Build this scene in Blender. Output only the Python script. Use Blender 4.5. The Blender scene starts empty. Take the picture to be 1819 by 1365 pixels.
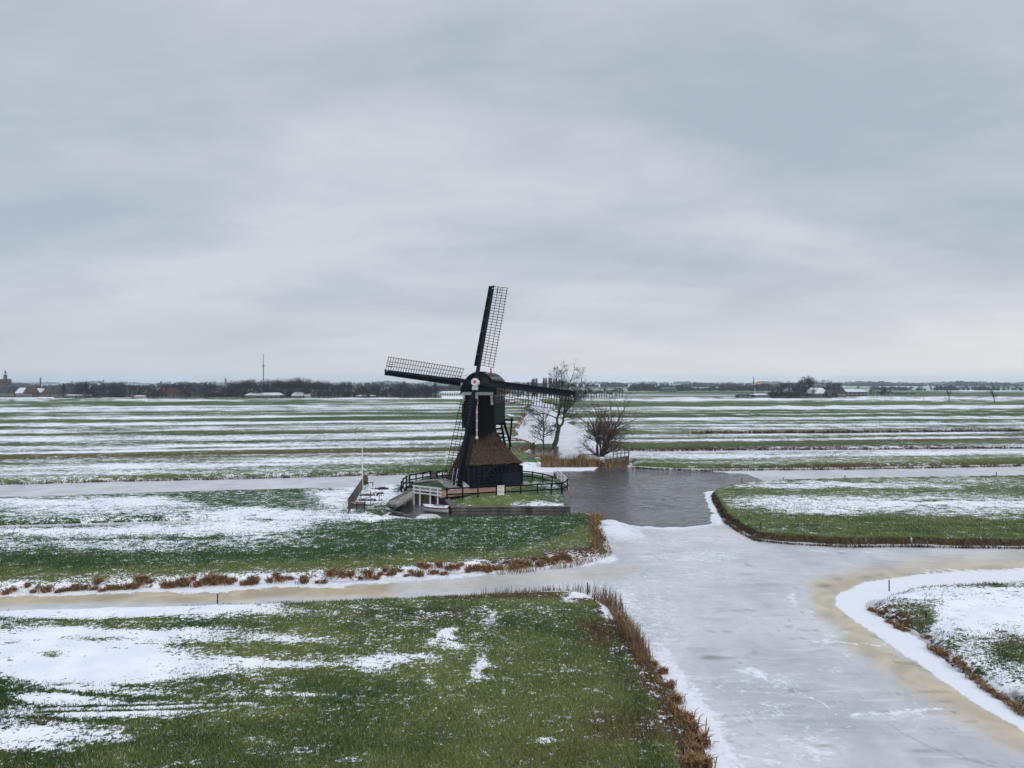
import bpy, math, random
import numpy as np
from mathutils import Vector
rnd = random.Random(7)
S = bpy.context.scene
COL = S.collection
R = math.radians

# ------------------------------------------------------------------ camera
H = 12.0
F = 1263.0
HZ = 680.0
cd = bpy.data.cameras.new('camera'); cam = bpy.data.objects.new('camera', cd); COL.objects.link(cam)
cd.sensor_width = 36; cd.lens = 36 * F / 1819
cd.clip_start = 0.5; cd.clip_end = 60000
cam.location = (0, 0, H); cam.rotation_euler = (R(90) - math.atan((682.5 - HZ) / F), 0, 0)
S.camera = cam
# ------------------------------------------------------------------ world
SUN_EL, SUN_AZ = 42, 140
w = bpy.data.worlds.new('World'); S.world = w; w.use_nodes = True
nt = w.node_tree; N = nt.nodes; L = nt.links
for n in list(N): N.remove(n)
def nn(t, **k):
    x = N.new(t)
    for a, b in k.items(): setattr(x, a, b)
    return x
out = nn('ShaderNodeOutputWorld'); bg = nn('ShaderNodeBackground'); bg.inputs[1].default_value = 0.1
sky = nn('ShaderNodeTexSky', sky_type='NISHITA'); sky.sun_disc = False
sky.sun_elevation = R(SUN_EL); sky.sun_rotation = R(SUN_AZ)
tc = nn('ShaderNodeTexCoord')
sep = nn('ShaderNodeSeparateXYZ'); L.new(tc.outputs['Generated'], sep.inputs[0])
def wm(op, a, b=None, c=None, clamp=False):
    m = nn('ShaderNodeMath', operation=op); m.use_clamp = clamp
    for i, v in enumerate((a, b, c)):
        if v is None: continue
        if isinstance(v, (int, float)): m.inputs[i].default_value = v
        else: L.new(v, m.inputs[i])
    return m.outputs[0]
zz = wm('MAXIMUM', sep.outputs[2], 0.0)
den = wm('ADD', zz, 0.20)
cx = wm('DIVIDE', sep.outputs[0], den); cy = wm('DIVIDE', sep.outputs[1], den)
cmb = nn('ShaderNodeCombineXYZ'); L.new(cx, cmb.inputs[0]); L.new(cy, cmb.inputs[1])
mp = nn('ShaderNodeMapping'); L.new(cmb.outputs[0], mp.inputs[0]); mp.inputs['Scale'].default_value = (0.62, 1.0, 1); mp.inputs['Location'].default_value = (3.3, 1.7, 0.4)
mp.inputs['Rotation'].default_value = (0, 0, R(-8))
n1 = nn('ShaderNodeTexNoise'); n1.inputs['Scale'].default_value = 1.7; n1.inputs['Detail'].default_value = 7; n1.inputs['Roughness'].default_value = 0.55; n1.inputs['Distortion'].default_value = 0.2
L.new(mp.outputs[0], n1.inputs['Vector'])
cr = nn('ShaderNodeValToRGB'); L.new(n1.outputs[0], cr.inputs[0])
e = cr.color_ramp.elements
e[0].position = 0.34; e[0].color = (4.15, 4.68, 5.4, 1)
e[1].position = 0.66; e[1].color = (5.95, 6.25, 6.8, 1)
m_ = e.new(0.5); m_.color = (4.95, 5.4, 6.05, 1)
# horizon glow: thinner cloud low down, warmer to the right
hz = wm('POWER', wm('SUBTRACT', 1.0, wm('MULTIPLY', zz, 5.0, clamp=True), clamp=True), 2.0)
mixh = nn('ShaderNodeMix', data_type='RGBA'); L.new(cr.outputs[0], mixh.inputs[6])
side = wm('MULTIPLY_ADD', sep.outputs[0], 0.9, 0.45, clamp=True)
hc = nn('ShaderNodeMix', data_type='RGBA'); L.new(side, hc.inputs[0]); hc.inputs[6].default_value = (5.9, 6.05, 6.6, 1); hc.inputs[7].default_value = (9.2, 8.7, 8.5, 1)
L.new(hc.outputs[2], mixh.inputs[7]); L.new(wm('MULTIPLY', hz, 0.9), mixh.inputs[0])
# an overcast dome grows brighter towards the zenith
zen = wm('MULTIPLY_ADD', wm('SMOOTH_MIN', wm('MAXIMUM', wm('SUBTRACT', zz, 0.45), 0.0), 0.5, 0.1), 1.5, 1.0)
mz = nn('ShaderNodeVectorMath', operation='SCALE'); L.new(mixh.outputs[2], mz.inputs[0]); L.new(zen, mz.inputs['Scale'])
fin = nn('ShaderNodeMix', data_type='RGBA'); fin.inputs[0].default_value = 0.93
L.new(sky.outputs[0], fin.inputs[6]); L.new(mz.outputs[0], fin.inputs[7])
L.new(fin.outputs[2], bg.inputs[0]); L.new(bg.outputs[0], out.inputs[0])
sd_ = bpy.data.lights.new('sun', 'SUN'); sd_.energy = 1.2; sd_.angle = R(18); sd_.color = (1.0, 0.97, 0.93)
sun = bpy.data.objects.new('sun', sd_); COL.objects.link(sun)
sdir = Vector((math.sin(R(SUN_AZ)) * math.cos(R(SUN_EL)), math.cos(R(SUN_AZ)) * math.cos(R(SUN_EL)), math.sin(R(SUN_EL))))
sun.rotation_euler = sdir.to_track_quat('Z', 'Y').to_euler(); sun.location = (0, 0, 60)
S.view_settings.view_transform = 'Standard'; S.view_settings.look = 'None'; S.view_settings.gamma = 1
S.view_settings.use_curve_mapping = False; S.view_settings.exposure = 0.12
S.cycles.volume_bounces = 1; S.cycles.max_bounces = 6
S.cycles.use_denoising = True

# ------------------------------------------------------------------ helpers
def P(px, py, z=0.0):
    Y = (H - z) * F / (py - HZ)
    return ((px - 909.5) / F * Y, Y)
def at(px, Y): return ((px - 909.5) / F * Y, Y)
def tag(o, label=None, cat=None, group=None, kind=None):
    if label: o['label'] = label
    if cat: o['category'] = cat
    if group: o['group'] = group
    if kind: o['kind'] = kind
    return o
def empty(name, loc, rz=0, label=None, cat=None, group=None):
    o = bpy.data.objects.new(name, None); COL.objects.link(o); o.location = loc; o.rotation_euler = (0, 0, rz)
    o.empty_display_size = 0.3
    return tag(o, label, cat, group)
def copy_tree(o, parent=None):
    c = o.copy(); COL.objects.link(c)
    if parent: c.parent = parent
    for ch in list(o.children): copy_tree(ch, c)
    return c
class MB:
    def __init__(s): s.v = []; s.f = []
    def quadbox(s, c8):
        b = len(s.v); s.v += [tuple(p) for p in c8]
        for q in ((0,3,2,1),(4,5,6,7),(0,1,5,4),(1,2,6,5),(2,3,7,6),(3,0,4,7)): s.f.append(tuple(b + i for i in q))
        return s
    def box(s, x0, x1, y0, y1, z0, z1):
        return s.quadbox([(x0,y0,z0),(x1,y0,z0),(x1,y1,z0),(x0,y1,z0),(x0,y0,z1),(x1,y0,z1),(x1,y1,z1),(x0,y1,z1)])
    def bar(s, p, q, wd, ht=None, up=(0,0,1), w2=None, h2=None):
        p = Vector(p); q = Vector(q); ht = ht or wd; w2 = w2 or wd; h2 = h2 or ht
        d = (q - p).normalized(); u = Vector(up)
        sx = d.cross(u)
        if sx.length < 1e-4: sx = d.cross(Vector((1,0,0)))
        sx.normalize(); sy = sx.cross(d).normalized()
        c = []
        for (o, a, b) in ((p, wd, ht), (q, w2, h2)):
            c += [o - sx*a/2 - sy*b/2, o + sx*a/2 - sy*b/2, o + sx*a/2 + sy*b/2, o - sx*a/2 + sy*b/2]
        return s.quadbox(c)
    def tube(s, pts, rads, n=6, cap=True):
        rings = []; prev = None
        for i, p in enumerate(pts):
            p = Vector(p)
            d = (Vector(pts[min(i+1, len(pts)-1)]) - Vector(pts[max(i-1, 0)]))
            if d.length < 1e-6: d = Vector((0,0,1))
            d.normalize()
            a = prev if prev is not None else (Vector((1,0,0)) if abs(d.x) < .8 else Vector((0,1,0)))
            a = (a - d * a.dot(d)); a.normalize(); prev = a; b = d.cross(a)
            base = len(s.v)
            for k in range(n):
                t = 2*math.pi*k/n
                s.v.append(tuple(p + (a*math.cos(t) + b*math.sin(t)) * rads[i]))
            rings.append(base)
        for i in range(len(rings)-1):
            for k in range(n):
                k2 = (k+1) % n
                s.f.append((rings[i]+k, rings[i]+k2, rings[i+1]+k2, rings[i+1]+k))
        if cap:
            s.f.append(tuple(rings[0]+k for k in reversed(range(n)))); s.f.append(tuple(rings[-1]+k for k in range(n)))
        return s
    def prism(s, poly, off):
        off = Vector(off); b = len(s.v); n = len(poly)
        s.v += [tuple(Vector(p)) for p in poly] + [tuple(Vector(p)+off) for p in poly]
        s.f.append(tuple(b+i for i in range(n))); s.f.append(tuple(b+n+i for i in reversed(range(n))))
        for i in range(n):
            j = (i+1) % n; s.f.append((b+j, b+i, b+n+i, b+n+j))
        return s
    def face(s, *pts):
        b = len(s.v); s.v += [tuple(p) for p in pts]; s.f.append(tuple(range(b, b+len(pts)))); return s
    def mesh(s, name, mat, smooth=False):
        m = bpy.data.meshes.new(name); m.from_pydata(s.v, [], s.f); m.materials.append(mat); m.validate()
        if smooth: m.shade_smooth()
        return m
    def build(s, name, mat, parent=None, smooth=False, loc=None):
        o = bpy.data.objects.new(name, s.mesh(name, mat, smooth)); COL.objects.link(o)
        if parent: o.parent = parent
        if loc: o.location = loc
        return o
def link(name, mesh, parent=None, loc=None, rz=0, sc=None):
    o = bpy.data.objects.new(name, mesh); COL.objects.link(o)
    if parent: o.parent = parent
    if loc: o.location = loc
    o.rotation_euler = (0, 0, rz)
    if sc: o.scale = sc if isinstance(sc, tuple) else (sc, sc, sc)
    return o

# ------------------------------------------------------------------ materials
def mat(name, col, rough=0.8, var=0.25, scale=3.0, bump=0.3, bscale=None, stretch=(1,1,1), col2=None, spec=0.3):
    m = bpy.data.materials.new(name); m.use_nodes = True; t = m.node_tree; n = t.nodes; l = t.links
    b = n['Principled BSDF']; b.inputs['Roughness'].default_value = rough; b.inputs['Specular IOR Level'].default_value = spec
    c = n.new('ShaderNodeTexCoord'); g = n.new('ShaderNodeMapping'); g.inputs['Scale'].default_value = stretch; l.new(c.outputs['Object'], g.inputs[0])
    ns = n.new('ShaderNodeTexNoise'); ns.inputs['Scale'].default_value = scale; ns.inputs['Detail'].default_value = 5; l.new(g.outputs[0], ns.inputs['Vector'])
    r_ = n.new('ShaderNodeValToRGB'); l.new(ns.outputs[0], r_.inputs[0])
    c2 = col2 or tuple(min(1, x*(1+var*1.5)) for x in col)
    r_.color_ramp.elements[0].position = .3; r_.color_ramp.elements[1].position = .7
    r_.color_ramp.elements[0].color = (*[x*(1-var) for x in col], 1); r_.color_ramp.elements[1].color = (*c2, 1)
    l.new(r_.outputs[0], b.inputs['Base Color'])
    if bump:
        bn = n.new('ShaderNodeBump'); bn.inputs['Strength'].default_value = bump; bn.inputs['Distance'].default_value = 0.05
        n2 = n.new('ShaderNodeTexNoise'); n2.inputs['Scale'].default_value = bscale or scale*3; n2.inputs['Detail'].default_value = 4; l.new(g.outputs[0], n2.inputs['Vector'])
        l.new(n2.outputs[0], bn.inputs['Height']); l.new(bn.outputs[0], b.inputs['Normal'])
    return m
M = {}
M['navy'] = mat('dark_tarred_wood', (0.004, 0.010, 0.020), .6, .3, 2, .3, stretch=(1,1,6), spec=.22)
M['black'] = mat('black_tarred_boards', (0.0022, 0.0028, 0.0048), .7, .4, 3, .3, stretch=(1,1,8), spec=.12)
M['green'] = mat('dark_green_boards', (0.0035, 0.008, 0.010), .65, .25, 2, .2, stretch=(4,4,.4), spec=.12)
M['roof'] = mat('tarred_roof_boards', (0.05, 0.055, 0.055), .4, .5, 1.5, .3, stretch=(1,1,5), col2=(.14,.15,.15), spec=.5)
M['roof2'] = mat('dark_roof_boards', (0.02, 0.022, 0.024), .5, .4, 1.5, .3, stretch=(1,1,5), spec=.3)
M['brownboard'] = mat('weathered_brown_boards', (0.04, 0.033, 0.027), .8, .4, 3, .3, stretch=(1,1,5))
M['white'] = mat('white_paint', (0.72, 0.73, 0.72), .6, .08, 5, .1, col2=(.8,.8,.8))
M['whitedirty'] = mat('weathered_white_paint', (0.52, 0.54, 0.53), .7, .2, 6, .1, col2=(.66,.68,.66))
M['pink'] = mat('faded_pink_paint', (0.62, 0.44, 0.42), .7, .1, 5, .1)
M['red'] = mat('red_paint', (0.45, 0.02, 0.02), .6, .1, 5, 0)
M['lat'] = mat('dark_lattice_wood', (0.022, 0.015, 0.012), .8, .3, 4, 0)
M['glass'] = mat('dark_window_glass', (0.006, 0.008, 0.01), .1, .2, 3, 0, spec=.6)
M['thatch'] = mat('old_brown_thatch', (0.036, 0.025, 0.017), .95, .35, 5, 1.0, 18, (1,1,.5), col2=(.088,.064,.045), spec=.1)
M['brick'] = mat('pale_red_brick_paving', (0.22, 0.12, 0.085), .9, .25, 3, .3, col2=(.36,.23,.18))
M['stone'] = mat('grey_paving_stone', (0.26, 0.25, 0.22), .9, .25, 2, .3, col2=(.42,.40,.36))
M['pile'] = mat('weathered_bank_planks', (0.09, 0.08, 0.078), .9, .45, 1.5, .5, 6, (1,1,.3), col2=(.20,.18,.17))
M['piledark'] = mat('dark_wet_planks', (0.03, 0.025, 0.022), .7, .4, 2, .4, 6, (1,1,.3), col2=(.07,.06,.052))
M['concrete'] = mat('grey_concrete', (0.2, 0.19, 0.165), .9, .3, 2, .4, col2=(.36,.35,.32))
M['snow'] = mat('snow', (0.78, 0.80, 0.87), .8, .05, 4, .4, col2=(.84,.86,.9), spec=.2)
M['bark'] = mat('grey_brown_bark', (0.042, 0.033, 0.026), .9, .4, 4, .5, col2=(.1,.085,.07))
M['twig'] = mat('dark_twigs', (0.032, 0.025, 0.023), .9, .3, 2, 0)
M['twigred'] = mat('reddish_brown_twigs', (0.075, 0.045, 0.034), .9, .35, 2, 0)
M['fartwig'] = mat('far_bare_twigs', (0.016, 0.015, 0.018), .95, .35, .25, 0, col2=(.032,.027,.026))
M['farever'] = mat('far_evergreen', (0.010, 0.015, 0.014), .95, .3, .4, 0)
M['willow'] = mat('orange_willow_twigs', (0.10, 0.045, 0.022), .95, .3, .4, 0)
M['reed'] = mat('dry_reed', (0.20, 0.115, 0.055), .9, .35, 1.2, 0, col2=(.38,.26,.14))
M['reedred'] = mat('reddish_dry_reed', (0.13, 0.072, 0.042), .9, .4, 3, 0, col2=(.30,.19,.11))
M['deadgrass'] = mat('dark_dead_grass', (0.045, 0.028, 0.016), .95, .45, 2.5, 0, col2=(.15,.095,.05))
M['sedge'] = mat('brown_sedge', (0.17, 0.088, 0.038), .95, .4, 5, 0, col2=(.38,.23,.115))
M['post'] = mat('old_post_wood', (0.05, 0.04, 0.03), .9, .3, 4, .3)
M['hedge'] = mat('orange_brown_hedge', (0.14, 0.075, 0.018), .95, .35, 6, .8, col2=(.26,.15,.035))
M['boat'] = mat('boat_white_hull', (0.68, 0.68, 0.70), .5, .06, 4, 0)
M['maroon'] = mat('maroon_boat_band', (0.12, 0.03, 0.04), .5, .2, 4, 0)
M['canvas'] = mat('snowy_boat_cover', (0.55, 0.53, 0.58), .8, .12, 3, .3, col2=(.78,.78,.85))
M['greenmetal'] = mat('green_painted_frame', (0.03, 0.09, 0.075), .6, .2, 4, 0)
M['plants'] = mat('dark_purple_plants', (0.05, 0.025, 0.035), .95, .4, 6, .5)
M['farbrick'] = mat('far_brown_brick', (0.07, 0.047, 0.04), .9, .3, .5, 0)
M['farbrick2'] = mat('far_grey_brown_wall', (0.08, 0.065, 0.06), .9, .3, .5, 0)
M['fardark'] = mat('far_dark_wall', (0.02, 0.022, 0.03), .9, .3, .5, 0)
M['tile'] = mat('dark_roof_tile', (0.03, 0.032, 0.038), .8, .3, .6, 0)
M['tilered'] = mat('brown_roof_tile', (0.06, 0.038, 0.034), .8, .3, .6, 0)
M['snowroof'] = mat('snow_covered_roof', (0.55, 0.58, 0.62), .8, .2, .5, 0, col2=(.78,.8,.86))
M['slate'] = mat('blue_slate_roof', (0.03, 0.036, 0.055), .6, .2, .4, 0)
M['yellow'] = mat('yellow_facade', (0.5, 0.38, 0.06), .8, .1, .5, 0)
M['farwhite'] = mat('far_white_wall', (0.6, 0.62, 0.62), .8, .1, .5, 0)
M['metal'] = mat('grey_steel', (0.16, 0.17, 0.19), .5, .1, 3, 0, spec=.5)

# ------------------------------------------------------------------ numpy fields
def hsh(ix, iy, s):
    h = (ix.astype(np.int64) * 374761393 + iy.astype(np.int64) * 668265263 + s * 1442695041) & 0xffffffff
    h = ((h ^ (h >> 13)) * 1274126177) & 0xffffffff
    return ((h ^ (h >> 16)) & 0xffff) / 65535.0
def vnoise(x, y, s):
    ix = np.floor(x); iy = np.floor(y); fx = x-ix; fy = y-iy
    fx = fx*fx*(3-2*fx); fy = fy*fy*(3-2*fy)
    a = hsh(ix, iy, s); b = hsh(ix+1, iy, s); c = hsh(ix, iy+1, s); d = hsh(ix+1, iy+1, s)
    return (a*(1-fx)+b*fx)*(1-fy) + (c*(1-fx)+d*fx)*fy
def fbm(x, y, s, o=4):
    v = 0; a = .5; t = 0
    for k in range(o):
        v = v + a*vnoise(x*2**k+17*k, y*2**k+31*k, s+k); t += a; a *= .55
    return v/t
def sdpoly(X, Y, poly):
    """signed distance, positive inside"""
    d = np.full(X.shape, 1e18); ins = np.zeros(X.shape, bool); n = len(poly)
    for i in range(n):
        ax, ay = poly[i]; bx, by = poly[(i+1) % n]
        ex, ey = bx-ax, by-ay; L2 = ex*ex+ey*ey+1e-12
        t = np.clip(((X-ax)*ex+(Y-ay)*ey)/L2, 0, 1)
        d = np.minimum(d, (X-ax-t*ex)**2+(Y-ay-t*ey)**2)
        if ay != by:
            c = ((ay > Y) != (by > Y)) & (X < ex*(Y-ay)/ey+ax); ins ^= c
    d = np.sqrt(d); return np.where(ins, d, -d)
def dline(X, Y, pts):
    d = np.full(X.shape, 1e18)
    for (ax, ay), (bx, by) in zip(pts[:-1], pts[1:]):
        ex, ey = bx-ax, by-ay; L2 = ex*ex+ey*ey+1e-12
        t = np.clip(((X-ax)*ex+(Y-ay)*ey)/L2, 0, 1)
        d = np.minimum(d, (X-ax-t*ex)**2+(Y-ay-t*ey)**2)
    return np.sqrt(d)
def pl(pts, z=0.0): return [P(a[0], a[1], a[2] if len(a) > 2 else z) for a in pts]
T = .35
polyA = pl([(0,1078),(385,1068),(700,1058),(880,1049),(960,1045),(1020,1044),(1050,1050),(1072,1062)], T) + \
        pl([(1085,1085),(1108,1110),(1140,1150),(1162,1185),(1175,1203),(1195,1228),(1200,1250),(1222,1275),(1240,1310),(1250,1345),(1262,1400)]) + \
        [(7.2,17),(9,12),(14,0),(20,-30),(-400,-30),(-400,37)]
A0 = P(0,1078,T); polyA[-1] = (-400, A0[1] - (400+A0[0])*0.03)
bl = P(0,1052); bt = P(0,880,T)
polyB = pl([(0,1053),(190,1047),(400,1040),(620,1032),(860,1014),(960,1006),(1010,1000),(1045,990),(1078,984),(1070,970),(1075,955),(1062,935),(1064,924),(1040,914)]) + \
        pl([(1000,912.5),(860,914.5),(800,917),(740,920),(690,916),(672,913),(690,905),(705,896),(738,880),(736,870),(725,861)], .3) + \
        pl([(700,859),(640,863),(400,869),(200,875),(0,881)], T) + [(-400, bt[1]-(400+bt[0])*.15), (-400, bl[1]-(400+bl[0])*.03)]
polyM = pl([(803,912),(1012,911.5),(1007,872,.1),(990,848,.2)]) + pl([(975,842),(940,836),(900,835),(800,838),(760,842),(728,852),(712,862)], .7) + pl([(735,884),(752,885.5),(779,885)], .2)
polyD = pl([(1262,882),(1275,902),(1290,925),(1320,945),(1345,957),(1400,962),(1500,968),(1600,967),(1700,969),(1819,970),(2600,975)]) + \
        [(400, 60), (400, 105)] + pl([(1819,846),(1500,851),(1391,854),(1340,858),(1300,862),(1270,870)], T)
polyE = pl([(2600,990),(1819,1030),(1700,1034),(1620,1040),(1590,1045)], T) + pl([(1560,1070),(1545,1084),(1580,1104),(1620,1118),(1645,1135),(1660,1155),(1700,1190),(1750,1222),(1819,1262),(2000,1370),(2300,1600)]) + [(60,5),(120,5)]
# land behind, left of the back channel
polyG = pl([(0,859),(300,851),(640,844),(800,838),(900,833),(935,829),(960,828),(975,822),(965,816),(945,811),(922,806),(932,800),(948,797),(944,790),(930,784),(905,781),(912,776),(922,773),(918,767),(905,765),(917,760),(921,755),(926,749),(926,742),(933,737),(944,731),(934,727),(940,721),(951,716),(942,713),(938,709)]) + \
        [(14, 650), (10, 9000), (-9000, 9000), (-9000, -500)]
polyG = [p for p in polyG]
gl = P(0,859); polyG[-1] = (-9000, gl[1]-200)
polyG.insert(len(polyG)-1, (-9000, 4000)); polyG[-1] = (gl[0]-1500, gl[1]-1500*.16)
polyH1 = pl([(1122,828),(1180,831),(1240,833),(1500,831),(1819,825),(2600,818)]) + pl([(2600,797),(1819,799),(1300,803),(1130,806),(1118,812)], T)
polyH2 = pl([(2600,792),(1819,796),(1300,799),(1120,800),(1085,796),(1072,788),(1040,766),(1020,757),(1005,750),(995,745),(1003,738),(980,730),(990,722),(965,716),(958,710),(950,707)]) + [(22,650),(18,9000),(9000,9000),(9000,1200)]
islT = pl([(944,799),(960,799),(988,799),(989,792),(975,790),(946,792)])
islR = pl([(960,828),(1000,829),(1070,828),(1122,827),(1120,812),(1075,808),(1010,815),(963,818)])
ditches = [  # (points, half width)
    (pl([(-400,830),(0,818.5),(400,810),(640,806.5),(830,803),(905,803)]), 0.95),
    (pl([(0,936),(200,931),(310,927.5),(350,926.5)], .1), 1.1),
]
pond = pl([(985,838),(1055,836),(1062,829),(1130,831),(1250,837),(1335,842),(1390,848),(1330,856),(1300,862),(1275,869),(1249,875),(1252,889),(1262,905),(1258,914),(1264,922),(1262,931),(1215,936.5),(1180,938.5),(1135,937),(1110,932),(1098,924),(1080,921),(1064,925),(1040,913)]) + \
       pl([(1012,918),(860,926),(790,924),(700,914),(690,900),(740,872),(786,885),(803,905),(1000,906),(1000,870),(984,843)], 0)
pond2 = pl([(930,806),(948,799.5),(990,800),(1000,806),(985,813),(958,816),(940,811)])
LAND = [(polyA,.38,1.0),(polyB,.38,1.3),(polyD,.55,.45),(polyE,.45,1.0),(polyG,.4,.9),(polyH1,.4,.9),(polyH2,.4,.9),(islT,.35,.6),(islR,.3,.8)]
def land_height(X, Y):
    z = np.full(X.shape, -.55); sd = np.full(X.shape, -1e9)
    jag = (fbm(X/1.1, Y/1.1, 91, 3)-.5)*.55
    near = Y < 900
    for poly, h, wd in LAND:
        s = sdpoly(X, Y, poly) + jag * (0.7 + 0.004*np.clip(Y,0,200))
        t = np.clip(s/wd, 0, 1); zz = np.where(s > 0, h*(t*(2-t)), np.maximum(-.55, s*.9))
        z = np.maximum(z, zz); sd = np.maximum(sd, s)
    for pts, hw in ditches:
        s = dline(X, Y, pts) - hw + jag*.4
        z = np.where(s < 1.0, np.minimum(z, np.where(s < 0, np.maximum(-.35, s*.8), .4*np.clip(s, 0, 1)**.6)), z); sd = np.minimum(sd, s)
    sm = sdpoly(X, Y, polyM)
    zm = np.where(sm > .3, .40 + .48*np.clip((sm-.3)/4.0, 0, 1)**.8, -.55)
    z = np.where(sm > -.3, zm, z)
    sd = np.where(sm > .3, sm, np.where(sm > -.3, -1, sd))
    relief = (fbm(X/3, Y/3, 5, 3)-.5)*.10
    z = z + np.where(sd > .4, relief*np.clip(sd/3, 0, 1), 0)
    return z, sd, sm
def px_of(X, Y, z=.35):
    Yc = np.maximum(Y, 4.0)
    return 909.5 + F*X/Yc, HZ + (H-z)*F/Yc
def ell(v, px, py, cx, cy, rx, ry, val, soft=.9, ang=0):
    m = (abs(px-cx) < rx*2+abs(ry*ang)) & (abs(py-cy) < ry*2+abs(rx*ang)*1.6)
    dx = px[m]-cx; dy = py[m]-cy - dx*ang
    r = np.sqrt((dx/rx)**2 + (dy/ry)**2)
    k = np.clip((1+soft-r)/(2*soft), 0, 1); k = k*k*(3-2*k)
    v[m] = v[m]*(1-k)+val*k
def strip(v, px, py, pts, wd, val, soft=.6):
    d = dline(px, py, pts)/wd
    k = np.clip((1+soft-d)/(2*soft), 0, 1); k = k*k*(3-2*k)
    v[:] = v*(1-k)+val*k
def table(x, tb):
    xs = [t[0] for t in tb]; ys = [t[1] for t in tb]
    return np.interp(x, xs, ys)
TBL = [(690,.4),(694,.7),(697,.4),(700,.75),(703,.5),(706,.9),(709,.92),(712,.6),(714,.1),(716.5,.1),(718,.8),(720,.35),(723,.7),(727,.9),(730,.85),(732,.3),(734,.9),(736,.4),(738,.15),(740,.5),(742,.85),(743.5,.08),(749,.05),(750.5,.9),(753,.85),(756,.4),(759,.55),(762,.8),(765,.9),(767,.3),(771,.3),(773,.92),(778,.92),(781,.6),(784,.3),(787,.5),(789,.9),(794,.92),(796,.5),(798,.92),(800.5,.9),(802,.15),(806,.12),(808,.4),(811,.6),(815,.55),(819,.48),(822,.8),(826,.95),(829,.85),(831,.55),(834,.75),(838,.55),(842,.48),(846,.36),(848,.6),(851,.6)]
TBR = [(684,.5),(688,.7),(691,.3),(694,.7),(697,.25),(700,.6),(702,.92),(704,.3),(706,.4),(708,.8),(711,.75),(713,.25),(716,.08),(720,.06),(722,.1),(723.5,.97),(727,.9),(729,.4),(731,.45),(733,.85),(734.5,.05),(735.5,.05),(736.5,.8),(737.5,.05),(741,.05),(742.5,.9),(745,.6),(746.5,.92),(749,.4),(752,.6),(755,.85),(758,.42),(761,.65),(764,.5),(766,.5),(767,.12),(770,.2),(771.5,.45),(773,.95),(775,.9),(778,.4),(780,.55),(782,.9),(784,.55),(785,.2),(790,.12),(793,.2),(795,.5),(797,.8),(799,.9),(802,.6),(806,.6),(808,.85),(813,.8),(816,.5),(819,.5),(823,.2),(827,.12),(829,.4),(833,.5)]
BRL = [(690,0),(714,.0),(738,.3),(740,.2),(756,.4),(767,.5),(770,.4),(784,.5),(790,.1),(802,.5),(806,.6),(818,.35),(834,.2),(842,.4),(846.5,.3),(848,.95),(852,.95)]
BRR = [(690,.1),(717,0),(721.5,.2),(722,.9),(722.8,.1),(734,.2),(735,1),(736,.2),(748,.3),(758,.4),(764,.5),(767,.3),(770,.3),(771.2,1),(772.4,.2),(785,.7),(790,.35),(793.5,.3),(795,1),(797,.5),(803,.4),(820,.3),(827,.4),(829,.9),(833,.9)]
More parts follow.
